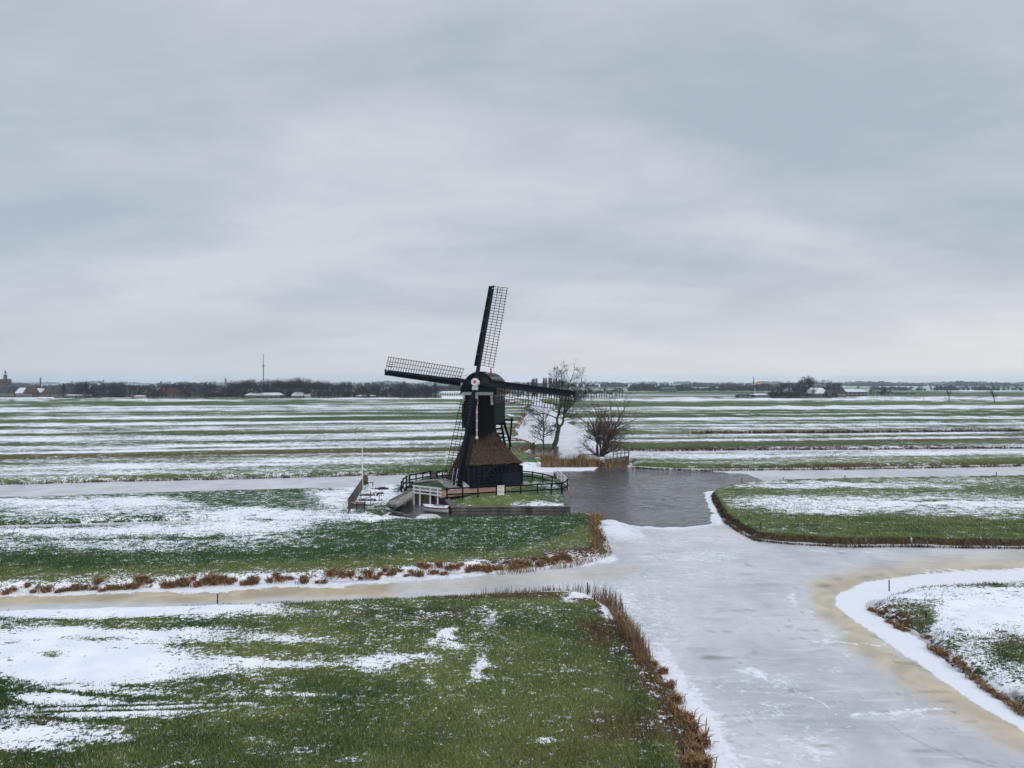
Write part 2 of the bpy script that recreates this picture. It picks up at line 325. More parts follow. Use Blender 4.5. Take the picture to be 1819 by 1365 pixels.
def paint(X, Y, z, sd, sm):
    px, py = px_of(X, Y)
    n = X.shape
    snow = np.full(n, .5); olive = np.full(n, .35); brown = np.full(n, .1)
    st = (fbm(X/14, Y/2.2, 11, 5)-.5)
    st2 = (fbm(X/60, (Y-.15*X)/9, 12, 4)-.5)
    # far fields, bands parallel to the ditches
    sl = Y-.185*X; sr = Y-.11*X
    yl = HZ+(H-.35)*F*1.0746/np.maximum(sl, 8); yr = HZ+(H-.35)*F*.966/np.maximum(sr, 8)
    wl = (fbm(X/35, Y/12, 21, 3)-.5)
    right = (X > Y*.06)
    far = np.where(right, table(yr+wl*3.2, TBR), table(yl+wl*3.2, TBL))
    bf = np.where(right, table(yr+wl*1.0, BRR), table(yl+wl*1.5, BRL))
    dst = np.clip(Y/400, 0, 1)
    far = (far-.5)*.92+.34 + st*.8 + st2*.6 + (fbm(X/np.clip(Y*.45, 20, 400), np.log(np.clip(np.where(right, sr, sl), 20, 9e4))*26, 14, 4)-.5)*1.7*np.clip((Y-95)/120, 0, 1) + (fbm(X/np.clip(Y*.11, 8, 120), np.log(np.clip(np.where(right, sr, sl), 20, 9e4))*55, 15, 3)-.5)*.7 + (fbm(X/3.0, Y/1.2, 13, 3)-.5)*.4*(1-dst)
    # green shoulder beside the mill
    gsh = np.clip((px-560)/250, 0, 1)*((py > 812) & (px < 930)); far = far - gsh*.28 - .02*((py > 812)&(px < 700))
    kk = np.clip((px-(830+60*fbm(X/6, Y/4, 45, 3)))/45, 0, 1)*(px < 985)*(py > 712)*(py < 830)
    far = far*(1-kk) + kk*np.where(fbm(X/8,Y/3,44,2) > .60, .8, .10)
    farm = py < 862
    snow = np.where(farm, far, snow); brown = np.where(farm, bf, brown); olive = np.where(farm, .45+st2*1.6, olive)
    far2 = (Y > 620)
    snow = np.where(far2, .45 + (fbm(X/400, Y/60, 31, 4)-.5)*1.9, snow); olive = np.where(far2, .2, olive); brown = np.where(far2, .1, brown)
    wb = (fbm(X/2.0, Y/1.0, 61, 3)-.5)
    qx = px + (fbm(X/2.2, Y/2.2, 71, 3)-.5)*60; qy = py + (fbm(X/3, Y/1.2, 72, 3)-.5)*14
    wf = (Y > 543) & (Y < 690) & (px < 785) & (px > 95)   # leaf litter under the tree row
    snow[wf] = .05; brown[wf] = .95
    wf = (Y > 530) & (Y < 680) & (px > 1366) & (px < 1488); snow[wf] = .1; brown[wf] = .9
    # ---- field B
    B = (sdpoly(X, Y, polyB) > -.8)
    s = np.full(n, .13); s += wb*.14+np.where((px > 600)&(px < 960)&(py > 915)&(py < 975), .06, 0)
    for a in [(80,884,110,4,.2),(90,877,75,4,.85),(370,876,230,6,.28),(480,893,110,12,.32),(80,895,130,9,.95),(250,893,70,10,.95),(325,896,35,5,.7),(130,915,220,11,.56),(160,907,190,4,.66),(160,926,190,4,.2),(600,885,34,24,.88),(450,925,130,15,.75),(470,914,105,10,.97),(415,935,110,13,.85),(465,922,32,7,.45),(150,945,300,9,.95),(330,940,130,6,.9),(150,966,300,13,.58),(360,955,140,10,.66),(200,960,200,3,.35),(340,954,60,3,.15),(520,915,60,6,.93),(660,919,42,6,.92),(150,1028,260,5,.32),(500,1018,200,6,.3),(700,1012,120,5,.25)]:
        ell(s, qx, qy, *a)
    ob = np.full(n, .12)+wb*.3; bb = np.zeros(n)
    strip(ob, px, qy, [(-200,1035),(190,1028),(620,1012),(860,996),(980,980),(1045,950)], 16, .8)
    strip(s, px, qy, [(-200,1052),(190,1042),(620,1027),(860,1008)], 11, .92)
    strip(s, px, qy, [(860,1006),(960,999),(1060,982)], 8, .5)
    strip(bb, px, qy, [(860,1006),(1000,990),(1062,975),(1058,915)], 11, .75)
    strip(bb, px, qy, [(-200,1034),(190,1027),(620,1012),(860,996)], 6, .4)
    ell(s, px, py, 690, 880, 60, 24, .84)   # the yard
    ell(s, px, py, 700, 866, 34, 5, .9); ell(s, px, py, 715, 868, 14, 8, .25); ell(s, px, py, 668, 905, 22, 7, .2); ell(s, px, py, 625, 880, 6, 30, .85)
    nearB = B & (py > 855)
    for v, q in ((snow, s), (olive, ob), (brown, bb)): v[nearB] = q[nearB]
    # ---- field A
    A = py > 1035
    A &= sdpoly(X, Y, polyA) > -.8
    s = np.full(n, .14)+wb*.14
    for a in [(240,1087,330,14,.95),(560,1082,60,4,.3),(560,1076,60,4,.12),(700,1100,330,14,.2),(170,1106,170,3.5,.25),(20,1108,60,4,.4),(200,1130,230,14,.85),(100,1165,180,30,.97),(180,1190,190,28,.97),(165,1138,60,5,.42),(85,1165,24,3,.42),(430,1130,60,12,.45),(520,1136,90,7,.55),(470,1150,120,4,.16),(500,1165,110,7,.35),(470,1180,110,8,.75),(380,1192,70,8,.6),(660,1178,42,12,.7),(655,1168,55,6,.5),(430,1212,90,10,.3),(110,1222,80,6,.86),(30,1226,60,10,.18),(110,1214,40,3,.5),(260,1230,60,6,.6),(280,1214,70,4,.35),(100,1245,80,9,.85),(15,1258,22,14,.1),(250,1255,140,10,.66),(470,1236,140,4.5,.5),(480,1222,80,4,.35),(420,1253,130,3.5,.45),(190,1268,160,8,.72),(30,1283,50,6,.4),(70,1308,110,16,.84),(150,1304,60,14,.6),(40,1332,90,8,.7),(440,1318,34,6,.5),(330,1355,50,6,.42),(250,1303,14,4,.45),(520,1340,60,10,.32),(650,1350,50,12,.3),(800,1127,22,9,.66),(800,1143,16,8,.6),(750,1137,32,7,.58),(725,1168,42,7,.78),(775,1170,18,7,.4),(855,1100,13,16,.45),(855,1186,11,22,.68),(872,1206,24,4,.5),(770,1202,15,4,.5),(770,1214,13,5,.45),(850,1132,20,20,.3),(690,1130,60,30,.25),(846,1268,22,4,.4),(915,1235,12,8,.35),(975,1318,28,6,.62),(970,1340,18,8,.35),(945,1088,50,6,.3),(1035,1058,26,6,.9),(860,1051,90,2,.8),(960,1050,60,3,.85)]:
        ell(s, qx, qy, *a)
    s = s + .16*np.clip((s-.35)*4, 0, 1) + .05*(px > 450)*(py > 1085)*(py < 1230)*(px < 900)
    s += st*.22
    for tr_ in ([(60,1259),(380,1251),(640,1240)],[(60,1268),(380,1260),(640,1248)]): strip(s, px, py, tr_, 1.6, .12)
    strip(s, qx, qy, [(1020,1050),(1065,1058),(1090,1085)], 9, .95)
    strip(s, qx, qy, [(1075,1090),(1100,1120),(1120,1150)], 7, .45)
    ob = np.clip(.5+(px-500)/1300+wb*.7+(fbm(X/5,Y/5,81,3)-.5)*1.6, 0, 1); bb = np.clip((fbm(X/4,Y/4,82,3)-.55)*2.2 + np.clip((px-880)/260, 0, 1)*.28, 0, .6)
    for a in [(900,1060,170,6,.75),(1040,1065,40,12,.7),(1060,1125,36,26,.75),(1085,1160,26,22,.6),(915,1170,28,7,.5),(1110,1210,22,30,.5),(500,1142,120,3,.6),(420,1212,110,5,.45),(540,1165,110,4,.4)]:
        ell(bb, qx, qy, *a)
    ell(s, qx, qy, 1020, 1068, 26, 5, .55); 
    strip(bb, qx, qy, [(1085,1085),(1110,1120),(1150,1180),(1180,1235),(1215,1300),(1225,1365),(1230,1420)], 16, .95)
    strip(ob, qx, qy, [(1070,1110),(1100,1160),(1130,1220),(1150,1300),(1160,1380)], 18, .3, 1.3)
    strip(s, qx, qy, [(1110,1150),(1150,1200),(1180,1250),(1200,1310),(1215,1380)], 9, .3)
    for v, q in ((snow, s), (olive, ob), (brown, bb)): v[A] = q[A]
    # ---- field D
    D = sdpoly(X, Y, polyD) > -.5
    s = np.full(n, .07)+wb*.15
    for a in [(1560,866,230,4,.6),(1700,856,150,5,.45),(1400,868,70,5,.7),(1470,862,120,3,.72),(1640,878,200,5,.2),(1400,886,90,8,.1),(1640,899,280,13,.93),(1400,896,80,9,.7),(1460,911,80,6,.7),(1700,912,140,6,.55),(1700,893,200,1.2,.3),(1760,925,60,2.5,.5),(1640,905,90,3,.5),(1390,944,60,4,.25),(1420,956,90,3,.3)]:
        ell(s, qx, qy, *a)
    s = np.where(sdpoly(X, Y, polyD) < .6, s-.6, s)
    ob = np.clip(.6+wb, 0, 1); bb = np.zeros(n); ell(bb, px, py, 1600, 941, 260, 6, .3)
    for v, q in ((snow, s), (olive, ob), (brown, bb)): v[D] = q[D]
    # ---- field E
    E = sdpoly(X, Y, polyE) > -.6
    s = np.full(n, .6)+wb*.3
    for a in [(1760,1090,170,42,.98),(1650,1040,40,5,.25),(1760,1043,45,5,.2),(1600,1090,60,16,.35),(1630,1100,28,14,.1),(1590,1062,30,5,.9),(1800,1160,40,28,.15),(1700,1145,50,14,.5),(1780,1225,60,20,.75)]:
        ell(s, qx, qy, *a)
    ob = np.clip(.4+wb, 0, 1); bb = np.clip((wb+.1)*2, 0, .5)
    strip(bb, qx, qy, [(1545,1080),(1590,1100),(1645,1130),(1700,1185),(1819,1258)], 9, .9)
    for v, q in ((snow, s), (olive, ob), (brown, bb)): v[E] = q[E]
    # ---- mill island
    I = sm > .05
    s = np.full(n, .08)
    for a in [(975,866,26,4,.72),(985,858,12,4,.5),(960,900,44,4,.72),(1003,895,5,16,.5),(800,888,10,6,.4),(985,880,16,12,.25),(815,903,22,3,.4)]:
        ell(s, px, py, a[0], a[1]+1, *a[2:])
    ob = np.full(n, .15); ell(ob, px, py, 870, 893, 90, 14, .95); bb = np.zeros(n); ell(bb, px, py, 850, 896, 70, 9, .35)
    for v, q in ((snow, s), (olive, ob), (brown, bb)): v[I] = q[I]
    # bare soil on the steep bank faces
    return np.clip(snow, 0, 1.1), np.clip(olive, 0, 1), np.clip(brown, 0, 1)

def fan(name, n_th, n_r, r0, r1, fine=43.0):
    th = np.concatenate([np.linspace(-180, -fine-2, 24), np.degrees(np.arctan(np.linspace(math.tan(R(-fine)), math.tan(R(fine)), n_th))), np.linspace(fine+2, 180, 24)])
    inv = np.linspace(1/r0, 1/r1, n_r); rr = 1/inv
    rr = np.sort(np.concatenate([rr, np.arange(58, 88, .17 if n_th > 800 else .22)]))
    rr = np.concatenate([np.linspace(1.0, r0*.93, 10), rr, [r1*1.6, r1*3, r1*8, 30000, 50000]])
    TH, RR = np.meshgrid(np.radians(th), rr)
    return RR*np.sin(TH), RR*np.cos(TH), len(th), len(rr)
def grid_obj(name, X, Y, Z, nt_, nr, m, attrs):
    nv = nt_*nr
    me = bpy.data.meshes.new(name)
    i = np.arange((nt_-1)*(nr-1)); a = (i//(nt_-1))*nt_+i % (nt_-1)
    q = np.stack([a, a+1, a+nt_+1, a+nt_], 1).astype(np.int32)
    q = q[:, ::-1]
    me.vertices.add(nv); me.vertices.foreach_set('co', np.stack([X.ravel(), Y.ravel(), Z.ravel()], 1).astype(np.float32).ravel())
    me.loops.add(q.size); me.loops.foreach_set('vertex_index', q.ravel())
    me.polygons.add(len(q)); me.polygons.foreach_set('loop_start', (np.arange(len(q))*4).astype(np.int32))
    me.update(calc_edges=True)
    ca = me.color_attributes.new('paint', 'FLOAT_COLOR', 'POINT')
    c = np.ones((nv, 4), np.float32)
    for k, v in enumerate(attrs): c[:, k] = v.ravel()
    ca.data.foreach_set('color', c.ravel())
    me.materials.append(m); me.shade_smooth()
    o = bpy.data.objects.new(name, me); COL.objects.link(o); tag(o, kind='structure')
    return o

# ---- ground / ice / water materials
def gnodes(name):
    m = bpy.data.materials.new(name); m.use_nodes = True; t = m.node_tree
    def mk(ty, **k):
        x = t.nodes.new(ty)
        for a, b in k.items(): setattr(x, a, b)
        return x
    def ma(op, a, b=None, c=None, clamp=False):
        q = mk('ShaderNodeMath', operation=op); q.use_clamp = clamp
        for i, v in enumerate((a, b, c)):
            if v is None: continue
            if isinstance(v, (int, float)): q.inputs[i].default_value = v
            else: t.links.new(v, q.inputs[i])
        return q.outputs[0]
    geo = mk('ShaderNodeNewGeometry')
    def noise(scale, detail=4, rough=.55, stretch=None, dist=0):
        q = mk('ShaderNodeTexNoise'); q.inputs['Scale'].default_value = scale; q.inputs['Detail'].default_value = detail; q.inputs['Roughness'].default_value = rough; q.inputs['Distortion'].default_value = dist
        if stretch:
            g = mk('ShaderNodeMapping'); g.inputs['Scale'].default_value = stretch; t.links.new(geo.outputs['Position'], g.inputs[0]); t.links.new(g.outputs[0], q.inputs['Vector'])
        else: t.links.new(geo.outputs['Position'], q.inputs['Vector'])
        return q.outputs[0]
    def mix(f, a, b):
        q = mk('ShaderNodeMix', data_type='RGBA')
        for i, v in ((0, f), (6, a), (7, b)):
            if isinstance(v, tuple): q.inputs[i].default_value = (*v, 1)
            elif isinstance(v, (int, float)): q.inputs[i].default_value = v
            else: t.links.new(v, q.inputs[i])
        return q.outputs[2]
    def ss(v, a, b):
        q = mk('ShaderNodeMapRange', interpolation_type='SMOOTHSTEP'); q.inputs[1].default_value = a; q.inputs[2].default_value = b
        t.links.new(v, q.inputs[0]); return q.outputs[0]
    return m, t, mk, ma, noise, mix, ss, geo
m, t, mk, ma, noise, mix, ss, geo = gnodes('grass_soil_snow')
bs = t.nodes['Principled BSDF']; at_ = mk('ShaderNodeVertexColor', layer_name='paint'); sp = mk('ShaderNodeSeparateColor'); t.links.new(at_.outputs[0], sp.inputs[0])
sn, ol, br = sp.outputs[0], sp.outputs[1], sp.outputs[2]
na = noise(6.5, 5, .7); nb = noise(1.3, 4, .6); nc = noise(17, 3, .65); nst = noise(3.0, 4, .6, (.35, 1, 1))
mixn = ma('ADD', ma('MULTIPLY', na, .55), ma('ADD', ma('MULTIPLY', nb, .25), ma('MULTIPLY', nst, .2)))
val = ma('ADD', sn, ma('MULTIPLY', ma('SUBTRACT', mixn, .5), 5.4))
snowm = ss(val, .40, .66)
gc = mix(ss(nc, .3, .7), (0.010, 0.040, 0.012), (0.036, 0.095, 0.030))
go = mix(ss(nc, .3, .7), (0.066, 0.095, 0.022), (0.20, 0.225, 0.085))
base = mix(ma('ADD', ol, ma('MULTIPLY', ma('SUBTRACT', nb, .5), .9), clamp=True), gc, go)
brn = mix(ss(na, .3, .7), (0.035, 0.020, 0.012), (0.115, 0.070, 0.040))
base = mix(ss(ma('ADD', br, ma('MULTIPLY', ma('SUBTRACT', na, .5), 1.4)), .35, .75), base, brn)
sepn = mk('ShaderNodeSeparateXYZ'); t.links.new(geo.outputs['Normal'], sepn.inputs[0])
steep = ma('SUBTRACT', 1.0, ss(sepn.outputs[2], .62, .93))
soil = mix(ss(noise(5, 4, .6, (1, 1, .4)), .3, .7), (0.018, 0.012, 0.008), (0.085, 0.055, 0.034))
base = mix(ma('MULTIPLY', steep, .92), base, soil)
snowm = ma('MULTIPLY', snowm, ma('SUBTRACT', 1.0, ma('MULTIPLY', steep, ss(noise(1.6, 3), .42, .55))))
sc_ = mix(ss(noise(.6, 3), .35, .65), (0.74, 0.77, 0.85), (0.83, 0.85, 0.91))
colr = mix(snowm, base, sc_)
t.links.new(colr, bs.inputs['Base Color']); bs.inputs['Roughness'].default_value = .9; bs.inputs['Specular IOR Level'].default_value = .12
bp = mk('ShaderNodeBump'); bp.inputs['Strength'].default_value = .9; bp.inputs['Distance'].default_value = .06
hgt = ma('ADD', ma('MULTIPLY', nc, ma('SUBTRACT', 1.0, ma('MULTIPLY', snowm, .9))), ma('MULTIPLY', snowm, .5))
t.links.new(hgt, bp.inputs['Height']); t.links.new(bp.outputs[0], bs.inputs['Normal'])
M['ground'] = m

m, t, mk, ma, noise, mix, ss, geo = gnodes('lake_ice')
bs = t.nodes['Principled BSDF']; at_ = mk('ShaderNodeVertexColor', layer_name='paint'); sp = mk('ShaderNodeSeparateColor'); t.links.new(at_.outputs[0], sp.inputs[0])
wh, tn, dk = sp.outputs[0], sp.outputs[1], sp.outputs[2]
n1 = noise(.22, 5, .6, (1, .6, 1), .6); n2 = noise(2.4, 5, .65); n3 = noise(.9, 4, .6, (.5, 1.6, 1), .8)
ice = mix(ss(n1, .32, .68), (0.41, 0.43, 0.455), (0.60, 0.605, 0.62))
ice = mix(ma('MULTIPLY', ss(n3, .50, .68), .45), ice, (0.66, 0.68, 0.73))
ice = mix(ma('MULTIPLY', ss(noise(.5, 4, .6, (.45, 1.7, 1), 1.2), .54, .70), .55), ice, (0.34, 0.36, 0.395))
wave = mk('ShaderNodeTexVoronoi', feature='DISTANCE_TO_EDGE'); wave.inputs['Scale'].default_value = 1.3
gm = mk('ShaderNodeMapping'); gm.inputs['Scale'].default_value = (.55, 1.6, 1); t.links.new(geo.outputs['Position'], gm.inputs[0])
dv = mk('ShaderNodeVectorMath', operation='ADD'); t.links.new(gm.outputs[0], dv.inputs[0])
nz = mk('ShaderNodeTexNoise'); nz.inputs['Scale'].default_value = 2.0; t.links.new(geo.outputs['Position'], nz.inputs['Vector']); t.links.new(nz.outputs['Color'], dv.inputs[1]); t.links.new(dv.outputs[0], wave.inputs['Vector'])
crack = ma('SUBTRACT', 1.0, ss(wave.outputs['Distance'], .0, .06))
ice = mix(ma('MULTIPLY', crack, ma('MULTIPLY', ss(n1, .42, .6), .30)), ice, (0.25, 0.28, 0.33))
tanc = mix(ss(noise(.35, 4, .55, (1, 1, 1), .8), .3, .7), (0.33, 0.265, 0.155), (0.60, 0.49, 0.32))
ice = mix(ma('MULTIPLY', tn, .95, clamp=True), ice, tanc)
ice = mix(dk, ice, (0.10, 0.09, 0.085))
n6 = noise(7, 4, .7, (.8, 1.3, 1))
whn = ma('ADD', wh, ma('ADD', ma('MULTIPLY', ma('SUBTRACT', n2, .5), 1.5), ma('MULTIPLY', ma('SUBTRACT', n6, .5), 1.3)))
w_ = ma('MULTIPLY', ss(whn, .40, .82), .92)
ice = mix(w_, ice, (0.76, 0.78, 0.85))
t.links.new(ice, bs.inputs['Base Color'])
t.links.new(ma('MULTIPLY_ADD', w_, .35, .38), bs.inputs['Roughness']); bs.inputs['Specular IOR Level'].default_value = .45
bp = mk('ShaderNodeBump'); bp.inputs['Strength'].default_value = .25; bp.inputs['Distance'].default_value = .03
t.links.new(ma('ADD', n2, ma('MULTIPLY', w_, .5)), bp.inputs['Height']); t.links.new(bp.outputs[0], bs.inputs['Normal'])
M['ice'] = m

m, t, mk, ma, noise, mix, ss, geo = gnodes('dark_open_water')
bs = t.nodes['Principled BSDF']; bs.inputs['Base Color'].default_value = (0.055, 0.053, 0.058, 1); bs.inputs['Roughness'].default_value = .06; bs.inputs['IOR'].default_value = 1.33
bs.inputs['Specular IOR Level'].default_value = .5
mask = ss(noise(.09, 3, .5), .38, .6)
h1 = noise(2.2, 4, .6, (.7, 1.1, 1), .6); h2 = noise(.7, 2, .5, (.8, 1.3, 1))
bp = mk('ShaderNodeBump'); bp.inputs['Distance'].default_value = .5
bp.inputs['Strength'].default_value = .2
t.links.new(ma('ADD', h1, h2), bp.inputs['Height']); t.links.new(bp.outputs[0], bs.inputs['Normal'])
M['water'] = m

# ------------------------------------------------------------------ the ground
X, Y, a_, b_ = fan('ground', 1150, 600, 17.0, 2200.0)
Z, SD, SM = land_height(X, Y)
sn_, ol_, br_ = paint(X, Y, Z, SD, SM)
farz = np.clip((np.hypot(X, Y)-700)/400, 0, 1); Z = np.where(farz > 0, Z*(1-farz)+.4*farz, Z)
grid_obj('ground', X, Y, Z, a_, b_, M['ground'], (sn_, ol_, br_))
GX, GY, GZ, GSN, GOL, GSD, GSM, GBR = X, Y, Z, sn_, ol_, SD, SM, br_
def ground_z(x, y):
    z, _, _ = land_height(np.array([x]), np.array([y])); return float(max(z[0], 0))

X, Y, a_, b_ = fan('ice', 620, 330, 17.0, 900.0)
Xi, Yi = X, Y; px, py = px_of(X, Y, 0)
wh = np.full(X.shape, .18); tn = np.zeros(X.shape); dk = np.zeros(X.shape)
wq = (fbm(X/2.5, Y/2.5, 101, 4)-.5); qx = px+wq*90; qy = py+wq*14
wh += (fbm(X/6, Y/4, 102, 4)-.5)*.9
far = py < 900; wh[far] = .28
wh[(py < 812)] = .5; wh[(py < 800) & (px > 900) & (px < 1100)] = .55
# canal in front of the middle field: snow along the far side, tan ice along the near side
strip(tn, px, qy, [(-600,1086),(0,1067),(385,1057),(700,1046)], 12, .98)
strip(tn, px, qy, [(700,1046),(860,1036),(1000,1024),(1120,1010)], 10, .38, .9)
strip(wh, px, qy, [(-600,1072),(0,1057),(385,1047),(620,1037),(860,1020),(1000,1006),(1090,992)], 6, .9, .8)
strip(wh, px, qy, [(620,1046),(860,1030),(1000,1016)], 8, .45, .9)
# shelf of snow in front of the right-hand field
strip(tn, qx, qy, [(2300,975),(1819,1012),(1640,1022),(1530,1034),(1470,1048),(1462,1072),(1500,1105),(1590,1180),(1700,1252),(1819,1318),(2000,1410)], 24, .86, .95)
strip(wh, px+wq*20, py+wq*5, [(2300,1000),(1819,1025),(1640,1036),(1540,1052),(1500,1068),(1530,1092),(1600,1135),(1640,1165),(1720,1222),(1819,1282),(2000,1380)], 17, 1.1, .35)
strip(tn, px+wq*20, py, [(1640,1036),(1540,1052),(1500,1068),(1530,1092),(1600,1135),(1640,1165),(1720,1222),(1819,1282),(2000,1380)], 14, 0, .5)
# snow along the near-left bank
strip(wh, px+wq*30, py, [(1100,1080),(1150,1150),(1195,1225),(1250,1290),(1290,1365),(1320,1430)], 32, .88, .6)
for a in [(1105,945,40,14,.85),(1090,930,22,10,.9),(1200,960,110,10,.5),(1250,985,60,10,.6),(1330,1075,30,14,.2),(1395,1062,14,16,.65),(1425,1090,16,16,.5),(1480,1135,26,26,.55),(1520,1165,24,14,.55),(1370,1210,36,14,.55),(1340,1195,16,7,.75),(1475,1190,26,10,.5),(1355,1265,40,22,.5),(1620,1275,34,26,.5),(1440,1330,60,26,.55),(1300,1030,60,14,.4),(1150,1100,60,60,.5),(1100,1030,60,20,.45),(1600,1330,80,40,.15),(1700,990,140,10,.3)]:
    ell(wh, qx, qy, *a)
for a in [(1262,1169,12,3.2,.9),(1270,1170,24,3,.5),(1408,1227,8,3,.85),(1425,1228,22,3,.3),(1465,1041,14,3,.6),(1540,1026,10,2,.5),(1563,1021,7,1.6,.5),(1490,1029,7,1.6,.5),(1560,1131,10,2.2,.4),(1695,1266,5,1.6,.7),(1340,1160,5,1.5,.6),(1452,1194,3,1,.6)]:
    ell(dk, px+wq*8, py, *a)
rk = random.Random(77)
for i in range(26):      # cracks, drag marks and animal tracks in the ice
    a0 = rk.uniform(1120, 1700); b0 = rk.uniform(960, 1360); an = rk.uniform(-.35, .9); pts_ = [(a0, b0)]
    for k in range(5):
        a0 += rk.uniform(12, 45); b0 += an*rk.uniform(8, 26); pts_.append((a0, b0))
    if i % 2: strip(dk, qx, qy, pts_, rk.uniform(.7, 1.6), rk.uniform(.18, .5), .9)
    else: strip(wh, qx, qy, pts_, rk.uniform(.8, 3.0), rk.uniform(.55, .85), .9)
for i in range(60):
    ell(dk, qx, py, rk.uniform(1130, 1800), rk.uniform(970, 1360), rk.uniform(2, 22), rk.uniform(.8, 2.6), rk.uniform(.12, .55))
for k in range(26):      # a line of paw prints crossing the river
    ell(dk, px, py, 1150+k*11+rk.uniform(-2, 2), 1350-k*13+rk.uniform(-2, 2)+.1*k*k, 1.7, .9, .55)
sp1 = sdpoly(X, Y, pond)+(fbm(X/1.5, Y/1.5, 55, 3)-.5)*.9+(fbm(X/5, Y/5, 56, 2)-.5)*1.6*(Y < 66); sp2 = sdpoly(X, Y, pond2)
rim = np.exp(-(np.minimum(sp1, 0)/1.6)**2)*(sp1 < 0.3); wh = np.maximum(wh, rim*.75*(Y < 75))
tongue = (py < 838) & (py > 828) & (px > 900) & (px < 1075); wh[tongue] = 1.0
basin_ice = sdpoly(X, Y, pl([(737,919),(748,912.5),(775,913),(790,922)]))
wh = np.where(Y < 60, wh-tn*.55*(wh < .6), wh)
strip(wh, px, py, [(1300,862),(1262,872),(1256,882),(1262,896),(1272,910),(1280,924)], 7, 1.1, .6)
Z = np.zeros(X.shape)
o_ = np.maximum(sp1, sp2); o_ = np.where(basin_ice > 0, -1, o_)
Z = np.where(o_ > -.25, np.maximum(-.35, -(o_+.25)*.35-.001), Z)
grid_obj('river_ice', X, Y, Z, a_, b_, M['ice'], (np.clip(wh, 0, 1.2), np.clip(tn, 0, 1), np.clip(dk, 0, 1)))
wx_ = np.linspace(-16, 31, 330); wy_ = np.concatenate([np.linspace(55.5, 96, 290), np.linspace(97, 140, 40)])
WX, WY = np.meshgrid(wx_, wy_)
calm = np.clip((fbm(WX/7, WY/5, 140, 3)-.30)*3, .12, 1)*np.clip((WX-2)/7, .18, 1)*np.clip((104-WY)/16, .12, 1)
WZ = -.07 + calm*(.12*(fbm(WX/1.15+WY*.25, WY/.75, 141, 3)-.5)+.06*(fbm(WX/.5, WY/.38, 142, 2)-.5))
grid_obj('pond_water', WX, WY, WZ, 330, 330, M['water'], (calm,))

# near grass: blades on the turf, joined, as nobody could count them
def scatter_grass():
    rg = np.random.RandomState(3)
    n = 520000
    u = rg.rand(n); inv = 1/19.0+(1/72.0-1/19.0)*u; r_ = 1/inv
    th = np.arctan((rg.rand(n)-.5)*1.62); x = r_*np.sin(th); y = r_*np.cos(th)
    z, sd, sm = land_height(x, y); s, ol, br = paint(x, y, z, sd, sm)
    keep = (sd > .25) & (rg.rand(n) > np.clip(s*1.5-.25, 0, 1)**.6) & (sm < -.3)
    x, y, z, r_, ol, br = x[keep], y[keep], z[keep], r_[keep], ol[keep], br[keep]; k = len(x)
    h = (.045+.07*rg.rand(k))*(.6+r_/45); wd = .010+.010*rg.rand(k)*(r_/30)
    a = rg.rand(k)*6.283; b = rg.rand(k)*6.283
    dx = np.cos(a)*wd; dy = np.sin(a)*wd
    v = np.empty((k, 3, 3), np.float32)
    v[:, 0] = np.stack([x-dx, y-dy, z-.01], 1); v[:, 1] = np.stack([x+dx, y+dy, z-.01], 1)
    v[:, 2] = np.stack([x+np.cos(b)*h*.6, y+np.sin(b)*h*.6, z+h], 1)
    me = bpy.data.meshes.new('grass'); me.vertices.add(k*3); me.vertices.foreach_set('co', v.ravel())
    me.loops.add(k*3); me.loops.foreach_set('vertex_index', np.arange(k*3, dtype=np.int32)); me.polygons.add(k); me.polygons.foreach_set('loop_start', (np.arange(k)*3).astype(np.int32)); me.update(calc_edges=True)
    ca = me.color_attributes.new('paint', 'FLOAT_COLOR', 'POINT')
    g = np.array([0.016, 0.062, 0.016]); o2 = np.array([0.21, 0.245, 0.085]); bw = np.array([0.13, 0.08, 0.04])
    oo = np.clip(ol+rg.randn(k)*.25, 0, 1)[:, None]; bb = np.clip(br+rg.randn(k)*.15, 0, 1)[:, None]
    c = (g*(1-oo)+o2*oo)*(1-bb)+bw*bb; c = c*(.6+.9*rg.rand(k)[:, None]); snowy = rg.rand(k) < np.where((y < 36), .03, .010); c[snowy] = (.42, .45, .42); dead = rg.rand(k) < .06*(.3+ol); c[dead] = (.25, .2, .1)
    c4 = np.ones((k, 3, 4), np.float32); c4[:, :, :3] = c[:, None, :]
    ca.data.foreach_set('color', c4.ravel())
    m = bpy.data.materials.new('grass_blades'); m.use_nodes = True; b = m.node_tree.nodes['Principled BSDF']; b.inputs['Roughness'].default_value = .8; b.inputs['Specular IOR Level'].default_value = .2
    vc = m.node_tree.nodes.new('ShaderNodeVertexColor'); vc.layer_name = 'paint'; m.node_tree.links.new(vc.outputs[0], b.inputs['Base Color'])
    me.materials.append(m); o = bpy.data.objects.new('grass', me); COL.objects.link(o)
    tag(o, 'short green pasture grass with flecks of snow on the near fields', 'grass', kind='stuff')
scatter_grass()

# ================================================================== WINDMILL
GI = .88
root = empty('windmill', (-2.82, 78.9, GI), 0, 'large black windmill with brown thatched base and lattice sails on the railed island', 'windmill')
O = Vector((-2.82, 78.9, GI))
def V(*a): return Vector(a)
def W(mb):  # world -> root local
    mb.v = [tuple(Vector(p) - O) for p in mb.v]; return mb
def wb(mb, name, m, parent=None, smooth=False):
    return W(mb).build(name, m, parent or root, smooth)
